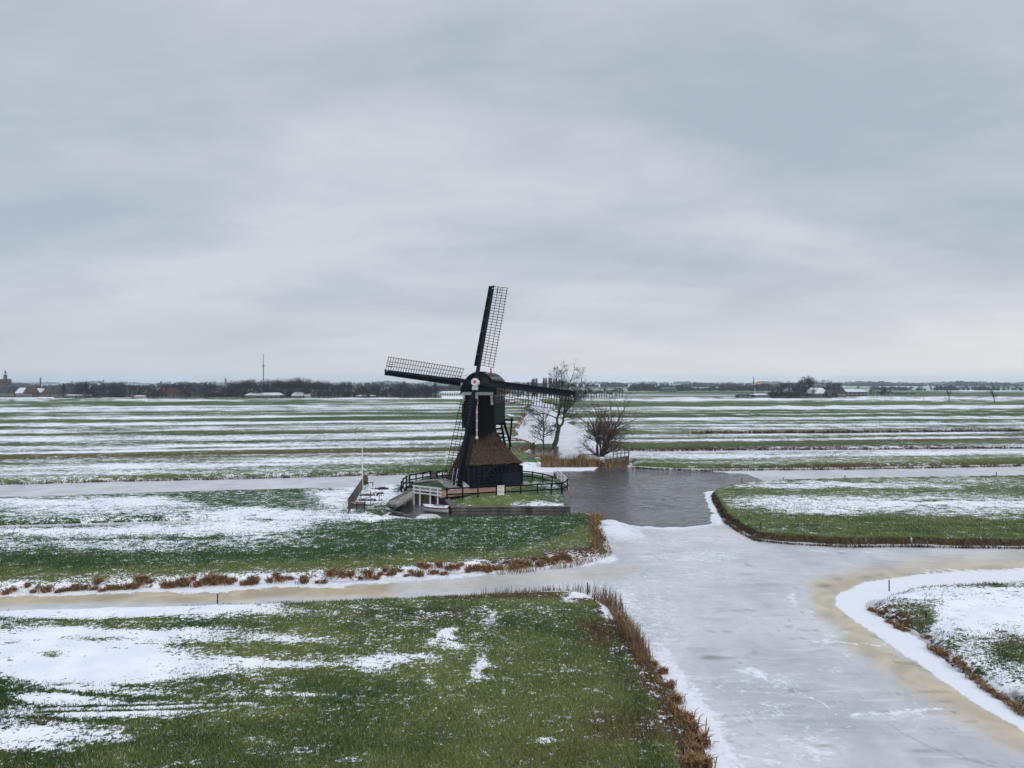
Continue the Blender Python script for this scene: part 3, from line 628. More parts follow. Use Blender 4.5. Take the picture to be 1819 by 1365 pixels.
# --- thatched base
bth = R(25); bu = V(math.cos(bth), math.sin(bth), 0); bv = V(-math.sin(bth), math.cos(bth), 0); UP = V(0, 0, 1)
BC = V(-3.25, 78.7, 0)
C0 = BC - bu*3.2 - bv*3.2
BC.z = 0
def ring(hw, z, dzc=0): return [BC + bu*a*hw + bv*b*hw + UP*z for a, b in ((-1,-1),(1,-1),(1,1),(-1,1))]
levels = [(3.4,1.2),(3.32,1.25),(2.95,2.1),(2.42,3.4),(1.95,4.8),(1.55,6.05),(1.36,6.5),(1.2,6.6)]
mb = MB()
NS = 14
rr = random.Random(4)
def sq(hw, z, k):
    k = k % (NS*4); side, f_ = divmod(k, NS); t_ = f_/NS*2-1
    a, b = ((t_,-1),(1,t_),(-t_,1),(-1,-t_))[side]
    rc = 1-.06*max(0, (abs(t_)-.8)/.2)**2
    return BC + bu*a*hw*rc + bv*b*hw*rc + UP*z
n4 = NS*4
for li, (hw, z) in enumerate(levels):
    for k in range(n4):
        j = rr.uniform(-.035, .035)
        p = sq(hw+j, z+ (rr.uniform(-.05,.05) if li < 2 else 0), k); mb.v.append(tuple(p))
for li in range(len(levels)-1):
    for k in range(n4):
        a = li*n4+k; b = li*n4+(k+1) % n4; mb.f.append((a, b, b+n4, a+n4))
mb.f.append(tuple(range(n4-1, -1, -1))); mb.f.append(tuple((len(levels)-1)*n4+k for k in range(n4)))
wb(mb, 'thatched_tower', M['thatch'])
# straw bundles that stand proud of the thatch along the eave
mb = MB()
for side in range(4):
    for i in range(46):
        k = side*NS + rr.random()*NS*.999; k0 = int(k)
        z = rr.uniform(1.3, 5.8); hw = np.interp(z, [l[1] for l in levels[1:7]], [l[0] for l in levels[1:7]])
        p = sq(hw+.02, z, k0).lerp(sq(hw+.02, z, (k0+1)), k-k0); q = sq(np.interp(z-.35, [l[1] for l in levels[1:7]], [l[0] for l in levels[1:7]])+.07, z-.35, k0).lerp(sq(hw+.3, z-.35, k0+1), 0.0)
        q = p + (p-BC-UP*z).normalized()*.2 - UP*.4
        mb.bar(p, q, .12, .05, w2=.16, h2=.05)
tag(wb(mb, 'straw_bundle', M['thatch']), kind='stuff')
mb = MB()
for a, b in ((-1,-1),(1,-1),(1,1),(-1,1)):
    pass
pts = ring(2.9, GI-.2)
mb.v += [tuple(p) for p in pts] + [tuple(p+UP*.9) for p in pts]
for i in range(4): mb.f.append((i, (i+1) % 4, 4+(i+1) % 4, 4+i))
wb(mb, 'base_wall', M['black'])
# white footing steps at the left corner
for (ua, ub, z0, z1, nm) in ((-3.7,-3.5,GI,GI+.5,'white_plinth'),):
    mb = MB(); a = BC+bu*-3.55+bv*-3.35; b = BC+bu*-3.0+bv*-3.55
    mb.prism([a+UP*GI, b+UP*GI, b+UP*(GI+.35), a+UP*(GI+.75)], (bu*.2+bv*.9)*.6)
    wb(mb, nm, M['whitedirty'])
# doorway on the left face: white frame, dark opening
dp = BC+bu*-3.3
for dv in (-1.25, -.1):
    mb = MB(); mb.bar(dp+bv*dv-bu*.35+UP*GI, dp+bv*dv-bu*.05+UP*(GI+2.0), .14); wb(mb, 'door_post', M['white'])
mb = MB(); mb.bar(dp+bv*-1.35-bu*.12+UP*(GI+2.05), dp+bv*0-bu*.12+UP*(GI+2.05), .25, .3); wb(mb, 'door_lintel', M['thatch'])
mb = MB(); mb.prism([dp+bv*-1.2+UP*GI-bu*.12, dp+bv*-.15+UP*GI-bu*.12, dp+bv*-.15+UP*(GI+1.95)-bu*.02, dp+bv*-1.2+UP*(GI+1.95)-bu*.02], bu*.3); wb(mb, 'door', M['navy'])
for i in range(5):
    mb = MB(); c = dp+bv*(.5+i*.42)-bu*.35; mb.bar(c+UP*(GI+.0), c+UP*(GI+.42), .1, .3, up=tuple(bv)); wb(mb, 'plinth_board', M['whitedirty'])
# --- scoop wheel housing on the front right face
def hp(u, v, z): return C0 + bu*u + bv*v + UP*z
zt = 3.45; v0 = -.36
prof = [(0.05, GI), (6.2, GI), (6.25, 1.9), (6.05, zt-.2), (0.35, zt-.25), (0.05, zt-.3)]
mb = MB(); mb.prism([hp(u, v0+.1, z) for u, z in prof], bv*1.6); wb(mb, 'wheel_housing', M['black'])
nb_ = 30
for i in range(nb_):     # front boarding, vertical, round the wheel arch
    u0 = .06+i*6.0/nb_; u1 = u0+6.0/nb_-.012
    cu = 3.9; um = (u0+u1)/2
    arch = GI + .05 + (math.sqrt(max(0, 2.15**2-(um-cu)**2)) if abs(um-cu) < 2.15 else 0)
    top = zt-.28 if um < 5.9 else 3.1
    bot = GI if um > 4.0+1.9 or um < cu-2.15 else arch
    if um > 4.6: bot = GI; top_l = GI+1.15
    if top-bot > .05:
        mb = MB(); mb.prism([hp(u0, v0+.05, bot), hp(u1, v0+.05, bot), hp(u1, v0+.05, top), hp(u0, v0+.05, top)], bv*.05); wb(mb, 'housing_board', M['black'] if i % 3 else M['navy'])
for i in range(13):     # radial boards of the quarter wheel
    an = R(8+i*14)
    if an > R(176): break
    mb = MB(); cc = hp(3.9, v0-.02, GI+.15); d = bu*math.cos(an)+UP*math.sin(an)
    mb.bar(cc+d*.5, cc+d*2.2, .07, .16, up=tuple(-bv)); wb(mb, 'wheel_paddle', M['navy'])
mb = MB(); pts = []
for i in range(15):
    an = math.pi*i/14; pts.append(hp(3.9+2.25*math.cos(an), v0-.03, GI+.12+2.25*math.sin(an)))
for a, b in zip(pts[:-1], pts[1:]): mb.bar(a, b, .12, .1, up=tuple(bv))
wb(mb, 'wheel_rim', M['navy'])
for i in range(4):
    mb = MB(); mb.bar(hp(.9, v0-.03, GI+.25+i*.34), hp(3.9, v0-.03, GI+.3+i*.34), .07, .07, up=tuple(bv)); wb(mb, 'grating_bar', M['navy'])
mb = MB(); mb.prism([hp(3.95, v0-.08, GI+.02), hp(6.15, v0-.08, GI+.02), hp(6.2, v0-.08, 1.95), hp(6.05, v0-.08, 2.35), hp(3.95, v0-.08, 2.3)], bv*.07); wb(mb, 'lower_hatch', M['navy'])
mb = MB(); mb.box(0,0,0,0,0,0); mb = MB()
mb.prism([hp(6.1, .3, GI), hp(6.75, .3, GI), hp(6.75, .3, 2.95), hp(6.1, .3, 3.15)], bv*1.6); wb(mb, 'side_box', M['black'])
mb = MB(); nA = 16
for j in range(5):      # the thatch sweeps out over the wheel housing
    tv = j/4; vv = (v0-.12)*(1-tv)+1.62*tv; zt_ = 3.36+(5.45-3.36)*tv**1.08
    ua = .12+(1.5-.12)*tv; ub = 6.32+(4.9-6.32)*tv
    for i in range(nA+1): mb.v.append(tuple(hp(ua+(ub-ua)*i/nA, vv+rr.uniform(-.03,.03), zt_+rr.uniform(-.05,.05))))
for i in range(nA+1): mb.v.append(tuple(hp(.2+6.0*i/nA, v0+.3, 3.15)))
for j in range(4):
    for i in range(nA): a = j*(nA+1)+i; mb.f.append((a, a+1, a+nA+2, a+nA+1))
for i in range(nA): a = 5*(nA+1)+i; mb.f.append((a, a+1, i+1, i))
b5 = 5*(nA+1); mb.f.append((0, nA+1, 2*(nA+1), 3*(nA+1), 4*(nA+1), b5)); mb.f.append((nA, b5+nA, 5*nA+4, 4*nA+3, 3*nA+2, 2*nA+1))
wb(mb, 'thatch_apron', M['thatch'])
# --- upper body
al = R(14); f = V(-math.sin(al), -math.cos(al), 0); r_ = V(math.cos(al), -math.sin(al), 0)
U0 = V(-3.0, 78.8, 0)
def up_(a, b, z): return U0 + r_*a + f*b + UP*z      # right, front, height
hwid = 1.68; fr = 2.3; bk = -2.3
mb = MB(); mb.quadbox([up_(-hwid,bk,7.6), up_(hwid,bk,7.6), up_(hwid,fr,7.6), up_(-hwid,fr,7.6), up_(-hwid,bk,10.9), up_(hwid,bk,10.9), up_(hwid,fr,10.9), up_(-hwid,fr,10.9)]); 
mb.f = [tuple(reversed(q)) for q in mb.f]; wb(mb, 'body', M['black'])
nf = 20
for i in range(nf):     # front boards, lapped, the lowest ones tapering to the point
    z1 = 10.7 - i*.222; z0 = z1-.215
    def hwz(z):
        return hwid+.03 if z > 7.2 else (1.15 + (z-6.6)/.6*.5 if z > 6.6 else max(.25, 1.15-(6.6-z)*2.2))
    a0 = hwz(z0); a1 = hwz(z1)
    if z1 < 6.3: break
    mb = MB(); mb.prism([up_(-a0, fr+.06, z0), up_(a0, fr+.06, z0), up_(a1, fr+.03, z1), up_(-a1, fr+.03, z1)], -f*.08); wb(mb, 'front_board', M['black'])
mb = MB(); mb.prism([up_(-1.6,fr-.02,7.3), up_(-1.1,fr-.02,6.65), up_(-.3,fr-.02,6.35), up_(.3,fr-.02,6.35), up_(1.1,fr-.02,6.65), up_(1.6,fr-.02,7.3), up_(1.6,fr-.02,7.7), up_(-1.6,fr-.02,7.7)], -f*1.2); wb(mb, 'lower_breast', M['black'])
for i in range(22):     # side boards, vertical
    b0 = bk+.02+i*(4.56/22)
    mb = MB(); mb.prism([up_(hwid+.03,b0,7.55-.04*(i % 3)), up_(hwid+.03,b0+.198,7.55-.04*(i % 3)), up_(hwid+.03,b0+.198,9.72), up_(hwid+.03,b0,9.72)], -r_*.05); wb(mb, 'side_board', M['green'])
# window band of the right side
for i in range(4):
    b0 = bk+.25+i*1.08
    fm = MB(); 
    for (p0, p1) in ((up_(hwid+.05,b0,9.85), up_(hwid+.05,b0,10.5)), (up_(hwid+.05,b0+.98,9.85), up_(hwid+.05,b0+.98,10.5)), (up_(hwid+.05,b0-.03,9.83), up_(hwid+.05,b0+1.01,9.83))):
        fm.bar(p0, p1, .06)
    w_o = wb(fm, 'window', M['brownboard'])
    g = MB(); g.prism([up_(hwid+.035,b0+.02,9.86), up_(hwid+.035,b0+.96,9.86), up_(hwid+.035,b0+.96,10.5), up_(hwid+.035,b0+.02,10.5)], -r_*.03); wb(g, 'pane', M['glass'], w_o)
mb = MB(); mb.bar(up_(hwid+.06,bk-.05,10.62), up_(hwid+.06,fr-.05,10.62), .12, .2); wb(mb, 'side_eave_board', M['whitedirty'])
for i in range(4):
    mb = MB(); mb.bar(up_(hwid+.14,bk+.4+i*1.1,10.5), up_(hwid+.14,bk+.4+i*1.1,10.74), .1, .1); wb(mb, 'eave_bracket', M['white'])
# left-hand projecting box
mb = MB(); mb.quadbox([up_(-hwid-.32,-1.6,7.1), up_(-hwid+.02,-1.6,7.1), up_(-hwid+.02,fr-.25,7.1), up_(-hwid-.32,fr-.25,7.1), up_(-hwid-.32,-1.6,9.7), up_(-hwid+.02,-1.6,9.7), up_(-hwid+.02,fr-.25,9.7), up_(-hwid-.32,fr-.25,9.7)]); wb(mb, 'side_cabinet', M['black'])
# white stepped front beam
mb = MB(); mb.quadbox([up_(-2.0,fr+.08,10.66), up_(1.75,fr+.08,10.66), up_(1.75,fr+.3,10.66), up_(-2.0,fr+.3,10.66), up_(-1.75,fr+.08,10.98), up_(1.62,fr+.08,10.98), up_(1.62,fr+.3,10.98), up_(-1.75,fr+.3,10.98)]); wb(mb, 'front_beam', M['whitedirty'])
for a, zb in ((-1.62, 10.0), (-.18, 9.65), (1.5, 9.6)):
    for i in range(3):
        zz0 = zb+(10.62-zb)*i/3
        mb = MB(); mb.bar(up_(a,fr+.16+.02*i,zz0+.03), up_(a,fr+.16+.02*i,zz0+(10.62-zb)/3), .24, .16+.06*i, up=tuple(f)); wb(mb, 'corbel_block', M['whitedirty'])
for z0, z1, wd in ((6.15,9.6,.17),): 
    mb = MB(); mb.tube([up_(-.16,fr+.28,z0), up_(-.16,fr+.28,z1)], [.085,.085], 8); p_ = wb(mb, 'brake_pole', M['pink'])
    for zc in (6.9, 7.9, 8.8):
        mb = MB(); mb.tube([up_(-.16,fr+.28,zc-.05), up_(-.16,fr+.28,zc+.05)], [.12,.12], 8); wb(mb, 'pole_collar', M['white'], p_)
    mb = MB(); mb.tube([up_(-.16,fr+.28,5.9), up_(-.16,fr+.28,6.0), up_(-.16,fr+.28,6.12), up_(-.16,fr+.28,6.25)], [.06,.17,.17,.08], 8); wb(mb, 'pole_weight', M['white'], p_)
# roof: a bell shaped arch of boards running front to back
arch = [(2.0,10.72),(1.93,11.15),(1.86,11.5),(1.72,11.85),(1.52,12.2),(1.25,12.52),(.92,12.8),(.5,13.02),(0,13.12)]
full = [(-a, z) for a, z in arch] + [(a, z) for a, z in reversed(arch[:-1])]
rb, rf = -2.75, 2.35
for i in range(len(full)-1):
    (a0, z0), (a1, z1) = full[i], full[i+1]
    for j in range(2 if abs(a0+a1) > .6 else 1):
        t0, t1 = j/2, (j+1)/2
        if abs(a0+a1) <= .6: t0, t1 = 0, 1
        p0 = (a0+(a1-a0)*t0, z0+(z1-z0)*t0); p1 = (a0+(a1-a0)*t1, z0+(z1-z0)*t1)
        lowside = a1 > 0
        nx, nz = -(p1[1]-p0[1]), (p1[0]-p0[0]); ln = math.hypot(nx, nz); nx /= ln; nz /= ln
        if lowside: q0 = p0; q1 = (p1[0]+nx*.045, p1[1]+nz*.045)
        else: q0 = (p0[0]+nx*.045, p0[1]+nz*.045); q1 = p1
        cut = .35*abs((a0+a1)/2)/2
        mm = M['brownboard'] if (p0[1]+p1[1])/2 < 11.75 else (M['roof'] if (i+j) % 2 else M['roof2'])
        mb = MB(); mb.prism([up_(q0[0], rb, q0[1]), up_(q1[0], rb, q1[1]), up_(q1[0]-nx*.09, rb, q1[1]-nz*.09), up_(q0[0]-nx*.09, rb, q0[1]-nz*.09)], f*(rf-rb+.15)); wb(mb, 'roof_board', mm)
mb = MB(); mb.prism([up_(a*.96, rf+.02, z-.03) for a, z in full], -f*.1); wb(mb, 'front_gable', M['navy'])
mb = MB(); mb.prism([up_(a*.96, rb+.12, z-.03) for a, z in full], -f*.1); wb(mb, 'rear_gable', M['black'])
mb = MB()
for a, b in zip(full[:-1], full[1:]): mb.bar(up_(a[0], rf+.1, a[1]), up_(b[0], rf+.1, b[1]), .14, .2, up=tuple(f))
wb(mb, 'gable_rim', M['navy'])
mb = MB(); mb.prism([up_(.35,rf+.06,12.85), up_(.35,rf+.06,11.75), up_(1.15,rf+.06,11.75), up_(1.25,rf+.06,12.2), up_(1.0,rf+.06,12.6)], -f*.06); wb(mb, 'gable_hatch', M['brownboard'])
fp = up_(.35, rb+2.9, 0)
mb = MB(); mb.tube([up_(.75,.2,12.9+i*.09) for i in range(10)], [.1,.1,.06,.14,.06,.05,.12,.05,.04,.02], 6); wb(mb, 'ridge_finial', M['red'])
mb = MB(); mb.bar(up_(0,-.4,13.16), up_(0,rf+.1,13.16), .14, .1); wb(mb, 'ridge_cap', M['black'])
# shaft, hub
tl = R(11); n_ = f*math.cos(tl)+UP*math.sin(tl); upv = UP*math.cos(tl)-f*math.sin(tl)
HB = V(*at(845.5, 75.45), 12.0)
mb = MB(); mb.tube([HB-n_*1.7, HB+n_*.15], [.3,.34], 8); wb(mb, 'windshaft', M['navy'])
mb = MB()
oc = [HB+n_*.42+(upv*math.sin(R(22.5+45*k))+r_*math.cos(R(22.5+45*k)))*.43 for k in range(8)]
mb.prism(oc, -n_*.5); hub = wb(mb, 'hub', M['white'])
mb = MB(); c = HB+n_*.43
for k in range(8):
    a = R(45*k+8); d = upv*math.sin(a)+r_*math.cos(a); e_ = n_.cross(d)
    mb.prism([c, c+d*.09+e_*.035, c+d*.28, c+d*.09-e_*.035], n_*.02)
wb(mb, 'red_star', M['red'], hub)
mb = MB(); mb.quadbox([HB+n_*a+r_*b+upv*z for z in (-.85,-.45) for a, b in ((.0,-.28),(.0,.28),(.38,.28),(.38,-.28))]); wb(mb, 'poll_block', M['whitedirty'])
RL = 10.75; ph = R(7.5)
crossbar_cache = {}
for k in range(4):
    a = ph + k*math.pi/2
    ed = upv*math.cos(a)+r_*math.sin(a); cdv = -upv*math.sin(a)+r_*math.cos(a)
    off = n_*(.12 if k % 2 == 0 else -.22)
    B0 = HB+off
    mb = MB(); mb.bar(B0+ed*.2, B0+ed*RL, .36, .36, up=tuple(n_), w2=.2, h2=.2); sail = wb(mb, 'sail', M['navy'])
    if k == 0: sail['label'] = 'upright sail leaning right'
    # leading boards
    segs = 7
    for i in range(segs):
        q0 = 1.75+i*(RL-1.8)/segs; q1 = 1.75+(i+1)*(RL-1.8)/segs-.015
        tw = R(16-12*i/segs)
        wv = -(cdv*math.cos(tw)+n_*math.sin(tw)) * .42
        wd0 = .36-.16*(q0/RL); 
        p0 = B0+ed*q0-cdv*wd0*.45+n_*.05; p1 = B0+ed*q1-cdv*wd0*.45+n_*.05
        mb = MB(); mb.prism([p0, p1, p1+wv, p0+wv], -n_*.04); wb(mb, 'leading_board', M['black'], sail)
    nbar = 30; Wd = 1.55
    ends = []
    for i in range(nbar):
        q = 1.95+i*(RL-2.02)/(nbar-1); tw = R(24-19*i/(nbar-1))
        bd = cdv*math.cos(tw)-n_*math.sin(tw)
        p0 = B0+ed*q; p1 = p0+bd*(Wd+.12)
        ends.append((p0, bd))
        mb = MB(); mb.bar(p0-bd*.08, p1, .05, .05, up=tuple(n_)); wb(mb, 'sail_bar', M['lat'], sail)
    for fr_ in (.36, .68, 1.0):
        mb = MB()
        for i in range(0, nbar-1, 1):
            a0 = ends[i][0]+ends[i][1]*Wd*fr_+n_*.04; a1 = ends[i+1][0]+ends[i+1][1]*Wd*fr_+n_*.04; mb.bar(a0, a1, .05, .04, up=tuple(n_))
        wb(mb, 'sail_lath', M['lat'], sail)
    mb = MB(); q = ends[-3]; mb.bar(q[0]+q[1]*.5-ed*.15, q[0]+q[1]*.5+ed*.5, .05); mb.bar(q[0]+q[1]*.8-ed*.15, q[0]+q[1]*.8+ed*.5, .05); wb(mb, 'tip_frame', M['lat'], sail)
    # rolled sailcloth rope lying along the stock
    mb = MB(); pts = [B0+ed*(.9+j*.8)+cdv*(.1+.12*math.sin(j*1.1))+n_*.2 for j in range(5)]; mb.tube(pts, [.05]*5, 5); wb(mb, 'sailcloth_roll', M['lat'], sail)
    mb = MB(); g = B0+ed*(RL-.35)-cdv*.0+n_*.12; mb.tube([g, g+n_*.04], [.06,.06], 6); wb(mb, 'bolt', M['white'], sail)
# brake rope from the rear of the cap
mb = MB(); mb.tube([up_(-.4,rf+.1,13.0), up_(-2.2,rf+1.0,12.55)], [.015,.015], 4); wb(mb, 'brake_rope', M['lat'])
# post and tail beams under and behind the body
mb = MB(); mb.quadbox([up_(a,b,z) for z in (6.3,7.65) for a, b in ((-1.0,-1.0),(1.0,-1.0),(1.0,1.0),(-1.0,1.0))]); wb(mb, 'hollow_post', M['black'])
tb = [(1.5,-2.0,7.8, 1.9,-3.4,5.6), (1.2,-2.2,7.8, 1.6,-4.4,2.2), (2.35,-2.9,8.0, 1.75,-4.2,4.2), (.2,-2.2,7.8, 1.3,-5.4,1.4), (1.6,-2.2,7.7,1.9,-4.2,4.6), (-.6,-2.2,7.8,.8,-4.8,1.5), (2.6,-2.6,7.75, 1.2,-2.6,7.75), (1.9,-1.2,7.6, 1.9,-2.8,6.1)]
for t_ in tb:
    mb = MB(); mb.bar(up_(*t_[:3]), up_(*t_[3:]), .17, .2); wb(mb, 'tail_beam', M['black'])
mb = MB(); mb.bar(up_(0,-2.2,7.7), up_(0,-5.6,1.2), .3, .34); wb(mb, 'tail_pole', M['black'])
for i in range(5):
    b0 = -2.2-.3*i; mb = MB(); mb.bar(up_(.4,b0,7.3-i*.55), up_(1.5,b0,7.3-i*.55), .06, .2); wb(mb, 'tail_stair_tread', M['black'])

# ================================================================== ISLAND FURNITURE
def wall_thing(name, pts, z_top, z_bot, m, pw, label, cat, thick=.48, cap=None, topvar=.03):
    """a bank wall of upright planks"""
    base = V(*pts[0], 0); rt = empty(name, base, 0, label, cat)
    for i in range(len(pts)-1):
        a = V(*pts[i], 0); b = V(*pts[i+1], 0); d = b-a; Ln = d.length; d.normalize(); nrm = V(d.y, -d.x, 0)
        n = max(1, int(Ln/pw)); za = z_top[i] if isinstance(z_top, (list, tuple)) else z_top; zb = z_top[i+1] if isinstance(z_top, (list, tuple)) else z_top
        for k in range(n):
            p = a+d*(k*Ln/n)+nrm*rnd.uniform(0, .025)-base; q = a+d*((k+1)*Ln/n-.012)+nrm*rnd.uniform(0, .02)-base
            z0 = za+(zb-za)*k/n + rnd.uniform(-topvar, topvar)
            mb = MB(); mb.prism([p+UP*z_bot, q+UP*z_bot, q+UP*z0, p+UP*z0], -nrm*thick); mb.build('plank', m, rt)
        if cap:
            mb = MB(); mb.bar(a+UP*(za+.03)-nrm*.2-base, b+UP*(zb+.03)-nrm*.2-base, .55, .07); mb.build('coping_board', cap[1], rt)
            mb = MB(); mb.bar(a+UP*(za-.22)+nrm*.05-base, b+UP*(zb-.22)+nrm*.05-base, .06, .12, up=(0,0,1)); mb.build('waling_beam', cap[1], rt)
    return rt
wall_thing('bank_wall', [P(803,912), P(1012,911.5)], .50, -.4, M['pile'], .26, 'long low plank bank wall along the front edge of the windmill island', 'retaining wall', cap=(.16, M['pile']))
wall_thing('bank_wall', [P(1012,911.5), P(1007,872,.1), P(990,848,.2)], [.42,.6,.75], -.4, M['pile'], .28, 'plank bank wall on the right side of the windmill island beside the dark open water', 'retaining wall', cap=(.2, M['pile']))
wall_thing('bank_wall', [P(779,885,.2), P(803,912)], [.85,.42], -.4, M['piledark'], .25, 'sloping dark plank wall right of the moored boat', 'retaining wall', cap=(.14, M['pile']))
wall_thing('bank_wall', [P(692,906), P(706,900), P(736,884,.2)], [.35,.75,1.0], -.4, M['pile'], .8, 'stepped grey plank wall with a snowy top left of the boat basin', 'retaining wall', cap=(.25, M['pile']))
# snow wedge on top of that wall
def slab(name, pts, z, th, m, label=None, cat=None, kind=None, top=None):
    base = V(*pts[0], 0); mb = MB(); mb.prism([V(*p, (z[i] if isinstance(z, (list, tuple)) else z))-base for i, p in enumerate(pts)], -UP*th)
    o = mb.build(name, m, loc=base); return tag(o, label, cat, None, kind)
slab('quay_slab', [P(691,896,.5), P(706,898,.75), P(735,880,1.0), P(733,872,1.0), P(690,888,.6)], [.56,.8,1.05,1.0,.6], .25, M['concrete'], 'sloping grey snow dusted quay slab above the stepped plank wall', 'quay')
# sluice culvert under the white bridge
cv = empty('sluice_culvert', V(*P(760,885,.3), 0), 0, 'dark brick sluice opening below the white bridge railing', 'sluice')
cb = V(*P(760,885,.3), 0); l_ = V(*P(737,884,.2), 0); r2 = V(*P(783,886,.2), 0); dd = (r2-l_).normalized(); nn2 = V(dd.y, -dd.x, 0)
Ls = (r2-l_).length
for (t0, t1) in ((0, .32), (.74, 1.0)):
    mb = MB(); p = l_+dd*Ls*t0-cb; q = l_+dd*Ls*t1-cb; mb.prism([p-UP*.4, q-UP*.4, q+UP*.95, p+UP*.95], -nn2*.4); mb.build('pier', M['piledark'], cv)
mb = MB(); p = l_+dd*Ls*.3-cb-nn2*.35; q = l_+dd*Ls*.78-cb-nn2*.35; mb.prism([p-UP*.4, q-UP*.4, q+UP*.95, p+UP*.95], -nn2*.2); mb.build('sluice_gate', M['black'], cv)
mb = MB(); p = l_-cb+nn2*.05; q = r2-cb+nn2*.05; mb.prism([p+UP*.82, q+UP*.82, q+UP*1.02, p+UP*1.02], -nn2*.8); mb.build('lintel_beam', M['pile'], cv)
for i in range(2):
    mb = MB(); b_ = r2-dd*(.25+.3*i)+nn2*.08-cb; mb.bar(b_-UP*.2, b_+UP*.9, .06); mb.build('ladder_rail', M['metal'], cv)
for i in range(4):
    mb = MB(); b_ = r2-dd*.25+nn2*.08-cb+UP*(.05+.22*i); mb.bar(b_, b_-dd*.3, .04); mb.build('ladder_rung', M['metal'], cv)
slab('brick_path', [P(781,884,.92), P(781,873,.92), P(826,869.5,.92), P(925,862,.92), P(930,858,.92), P(932,863,.92), P(884,871,.92), P(832,878,.92)], .935, .1, M['brick'], kind='structure')
slab('stone_path', [P(776,852.5,.92), P(792,850,.92), P(806,862,.92), P(826,868.5,.92), P(800,872,.92)], .925, .1, M['stone'], kind='structure')
slab('garden_path', [P(716,858.5,.9), P(716,856.5,.9), P(778,851,.92), P(780,852.6,.92)], .92, .1, M['stone'], kind='structure')
slab('stone_pad', [P(925,864,.92), P(925,856,.92), P(936,855,.92), P(944,861,.92)], .915, .1, M['stone'], kind='structure')

def rail_fence(name, pts, hts, h, rails, m, label, cat='fence', pd=.13, rd=.1, rh=.13, low=0.0, group=None):
    base = V(*pts[0], hts[0]); rt = empty(name, base, 0, label, cat, group)
    tops = []
    for p, z in zip(pts, hts):
        b_ = V(*p, z)-base; mb = MB(); mb.bar(b_-UP*(.15+low), b_+UP*h, pd, pd, up=(0,1,0)); mb.build('post', m, rt); tops.append(b_)
    for fr_ in rails:
        for a, b in zip(tops[:-1], tops[1:]):
            d = (b-a).normalized(); nr = V(d.y, -d.x, 0)*(pd/2+rd/2-.01)
            mb = MB(); mb.bar(a+UP*h*fr_+nr-d*.04, b+UP*h*fr_+nr+d*.04, rd*.6, rh); mb.build('rail', m, rt)
    return rt
zf = .82
fpx = [(794,885),(822,884),(849,882.5),(882,881)]
rail_fence('rail_fence', [P(x,y,zf) for x,y in fpx], [zf]*4, 1.0, (.35,.93), M['black'], 'low black two-rail fence on the front lawn left of the white gate')
fpx = [(897,880.5),(925,879),(955,877),(979,876),(998,874.5),(1008,868)]
rail_fence('rail_fence', [P(x,y,zf-.05) for x,y in fpx], [zf-.05]*6, 1.0, (.35,.93), M['black'], 'low black two-rail fence on the front lawn right of the white gate')
fpx = [(928,852),(946,854),(964,857.5),(981,862)]
rail_fence('rail_fence', [P(x,y,.8) for x,y in fpx], [.8]*4, 1.05, (.4,.93), M['black'], 'black two-rail fence at the back right of the island by the frozen canal')
fpx = [(728,859),(739,857),(751,854.5),(764.5,852)]
rail_fence('rail_fence', [P(x,y,.8) for x,y in fpx], [.8]*4, 1.0, (.4,.93), M['black'], 'black two-rail fence behind the left lawn, between the two pale gates')
fpx = [(776.5,851.5),(786,850.5),(794,849.5)]
rail_fence('rail_fence', [P(x,y,.8) for x,y in fpx], [.8]*3, .95, (.4,.93), M['black'], 'short black rail fence at the back left corner of the thatched base')
fpx = [(713,872),(716,866),(721.5,861)]
rail_fence('rail_fence', [P(x,y,.75) for x,y in fpx], [.75]*3, 1.0, (.4,.93), M['black'], 'short black rail fence at the left tip of the island above the snowy yard')
fpx = [(721.5,875),(732.5,873)]
rail_fence('rail_fence', [P(x,y,.8) for x,y in fpx], [.8]*2, 1.0, (.5,.93), M['black'], 'short black fence section beside the left end of the white bridge railing')
# white gates / notice panels
def gate(p0, p1, z, h, nb, label, m=M['white'], rails=2):
    a = V(*p0, z); b = V(*p1, z); rt = empty('garden_gate', a, 0, label, 'gate'); d = b-a; Ln = d.length; d.normalize()
    for k in range(nb):
        w_ = Ln/nb; q = d*(k*w_+w_*.12); mb = MB(); mb.prism([q, q+d*w_*.72, q+d*w_*.72+UP*h, q+UP*h], V(-d.y, d.x, 0)*.04); mb.build('slat', m, rt)
    for fr_ in (.12, .55, .95)[:rails+1]:
        mb = MB(); mb.bar(V(0,0,h*fr_)+V(d.y,-d.x,0)*.03, d*Ln+V(0,0,h*fr_)+V(d.y,-d.x,0)*.03, .04, .1); mb.build('cross_rail', m, rt)
gate(P(883,881.5,.8), P(896,881,.8), .82, 1.0, 6, 'small white slatted gate in the middle of the front black fence')
gate(P(722,860,.8), P(728,858,.8), .8, .95, 4, 'narrow pale gate at the left end of the island back fence', M['whitedirty'])
gate(P(765,851.5,.8), P(776,850.5,.8), .8, .9, 5, 'pale grey gate in the back fence nearest the thatched base', M['concrete'])
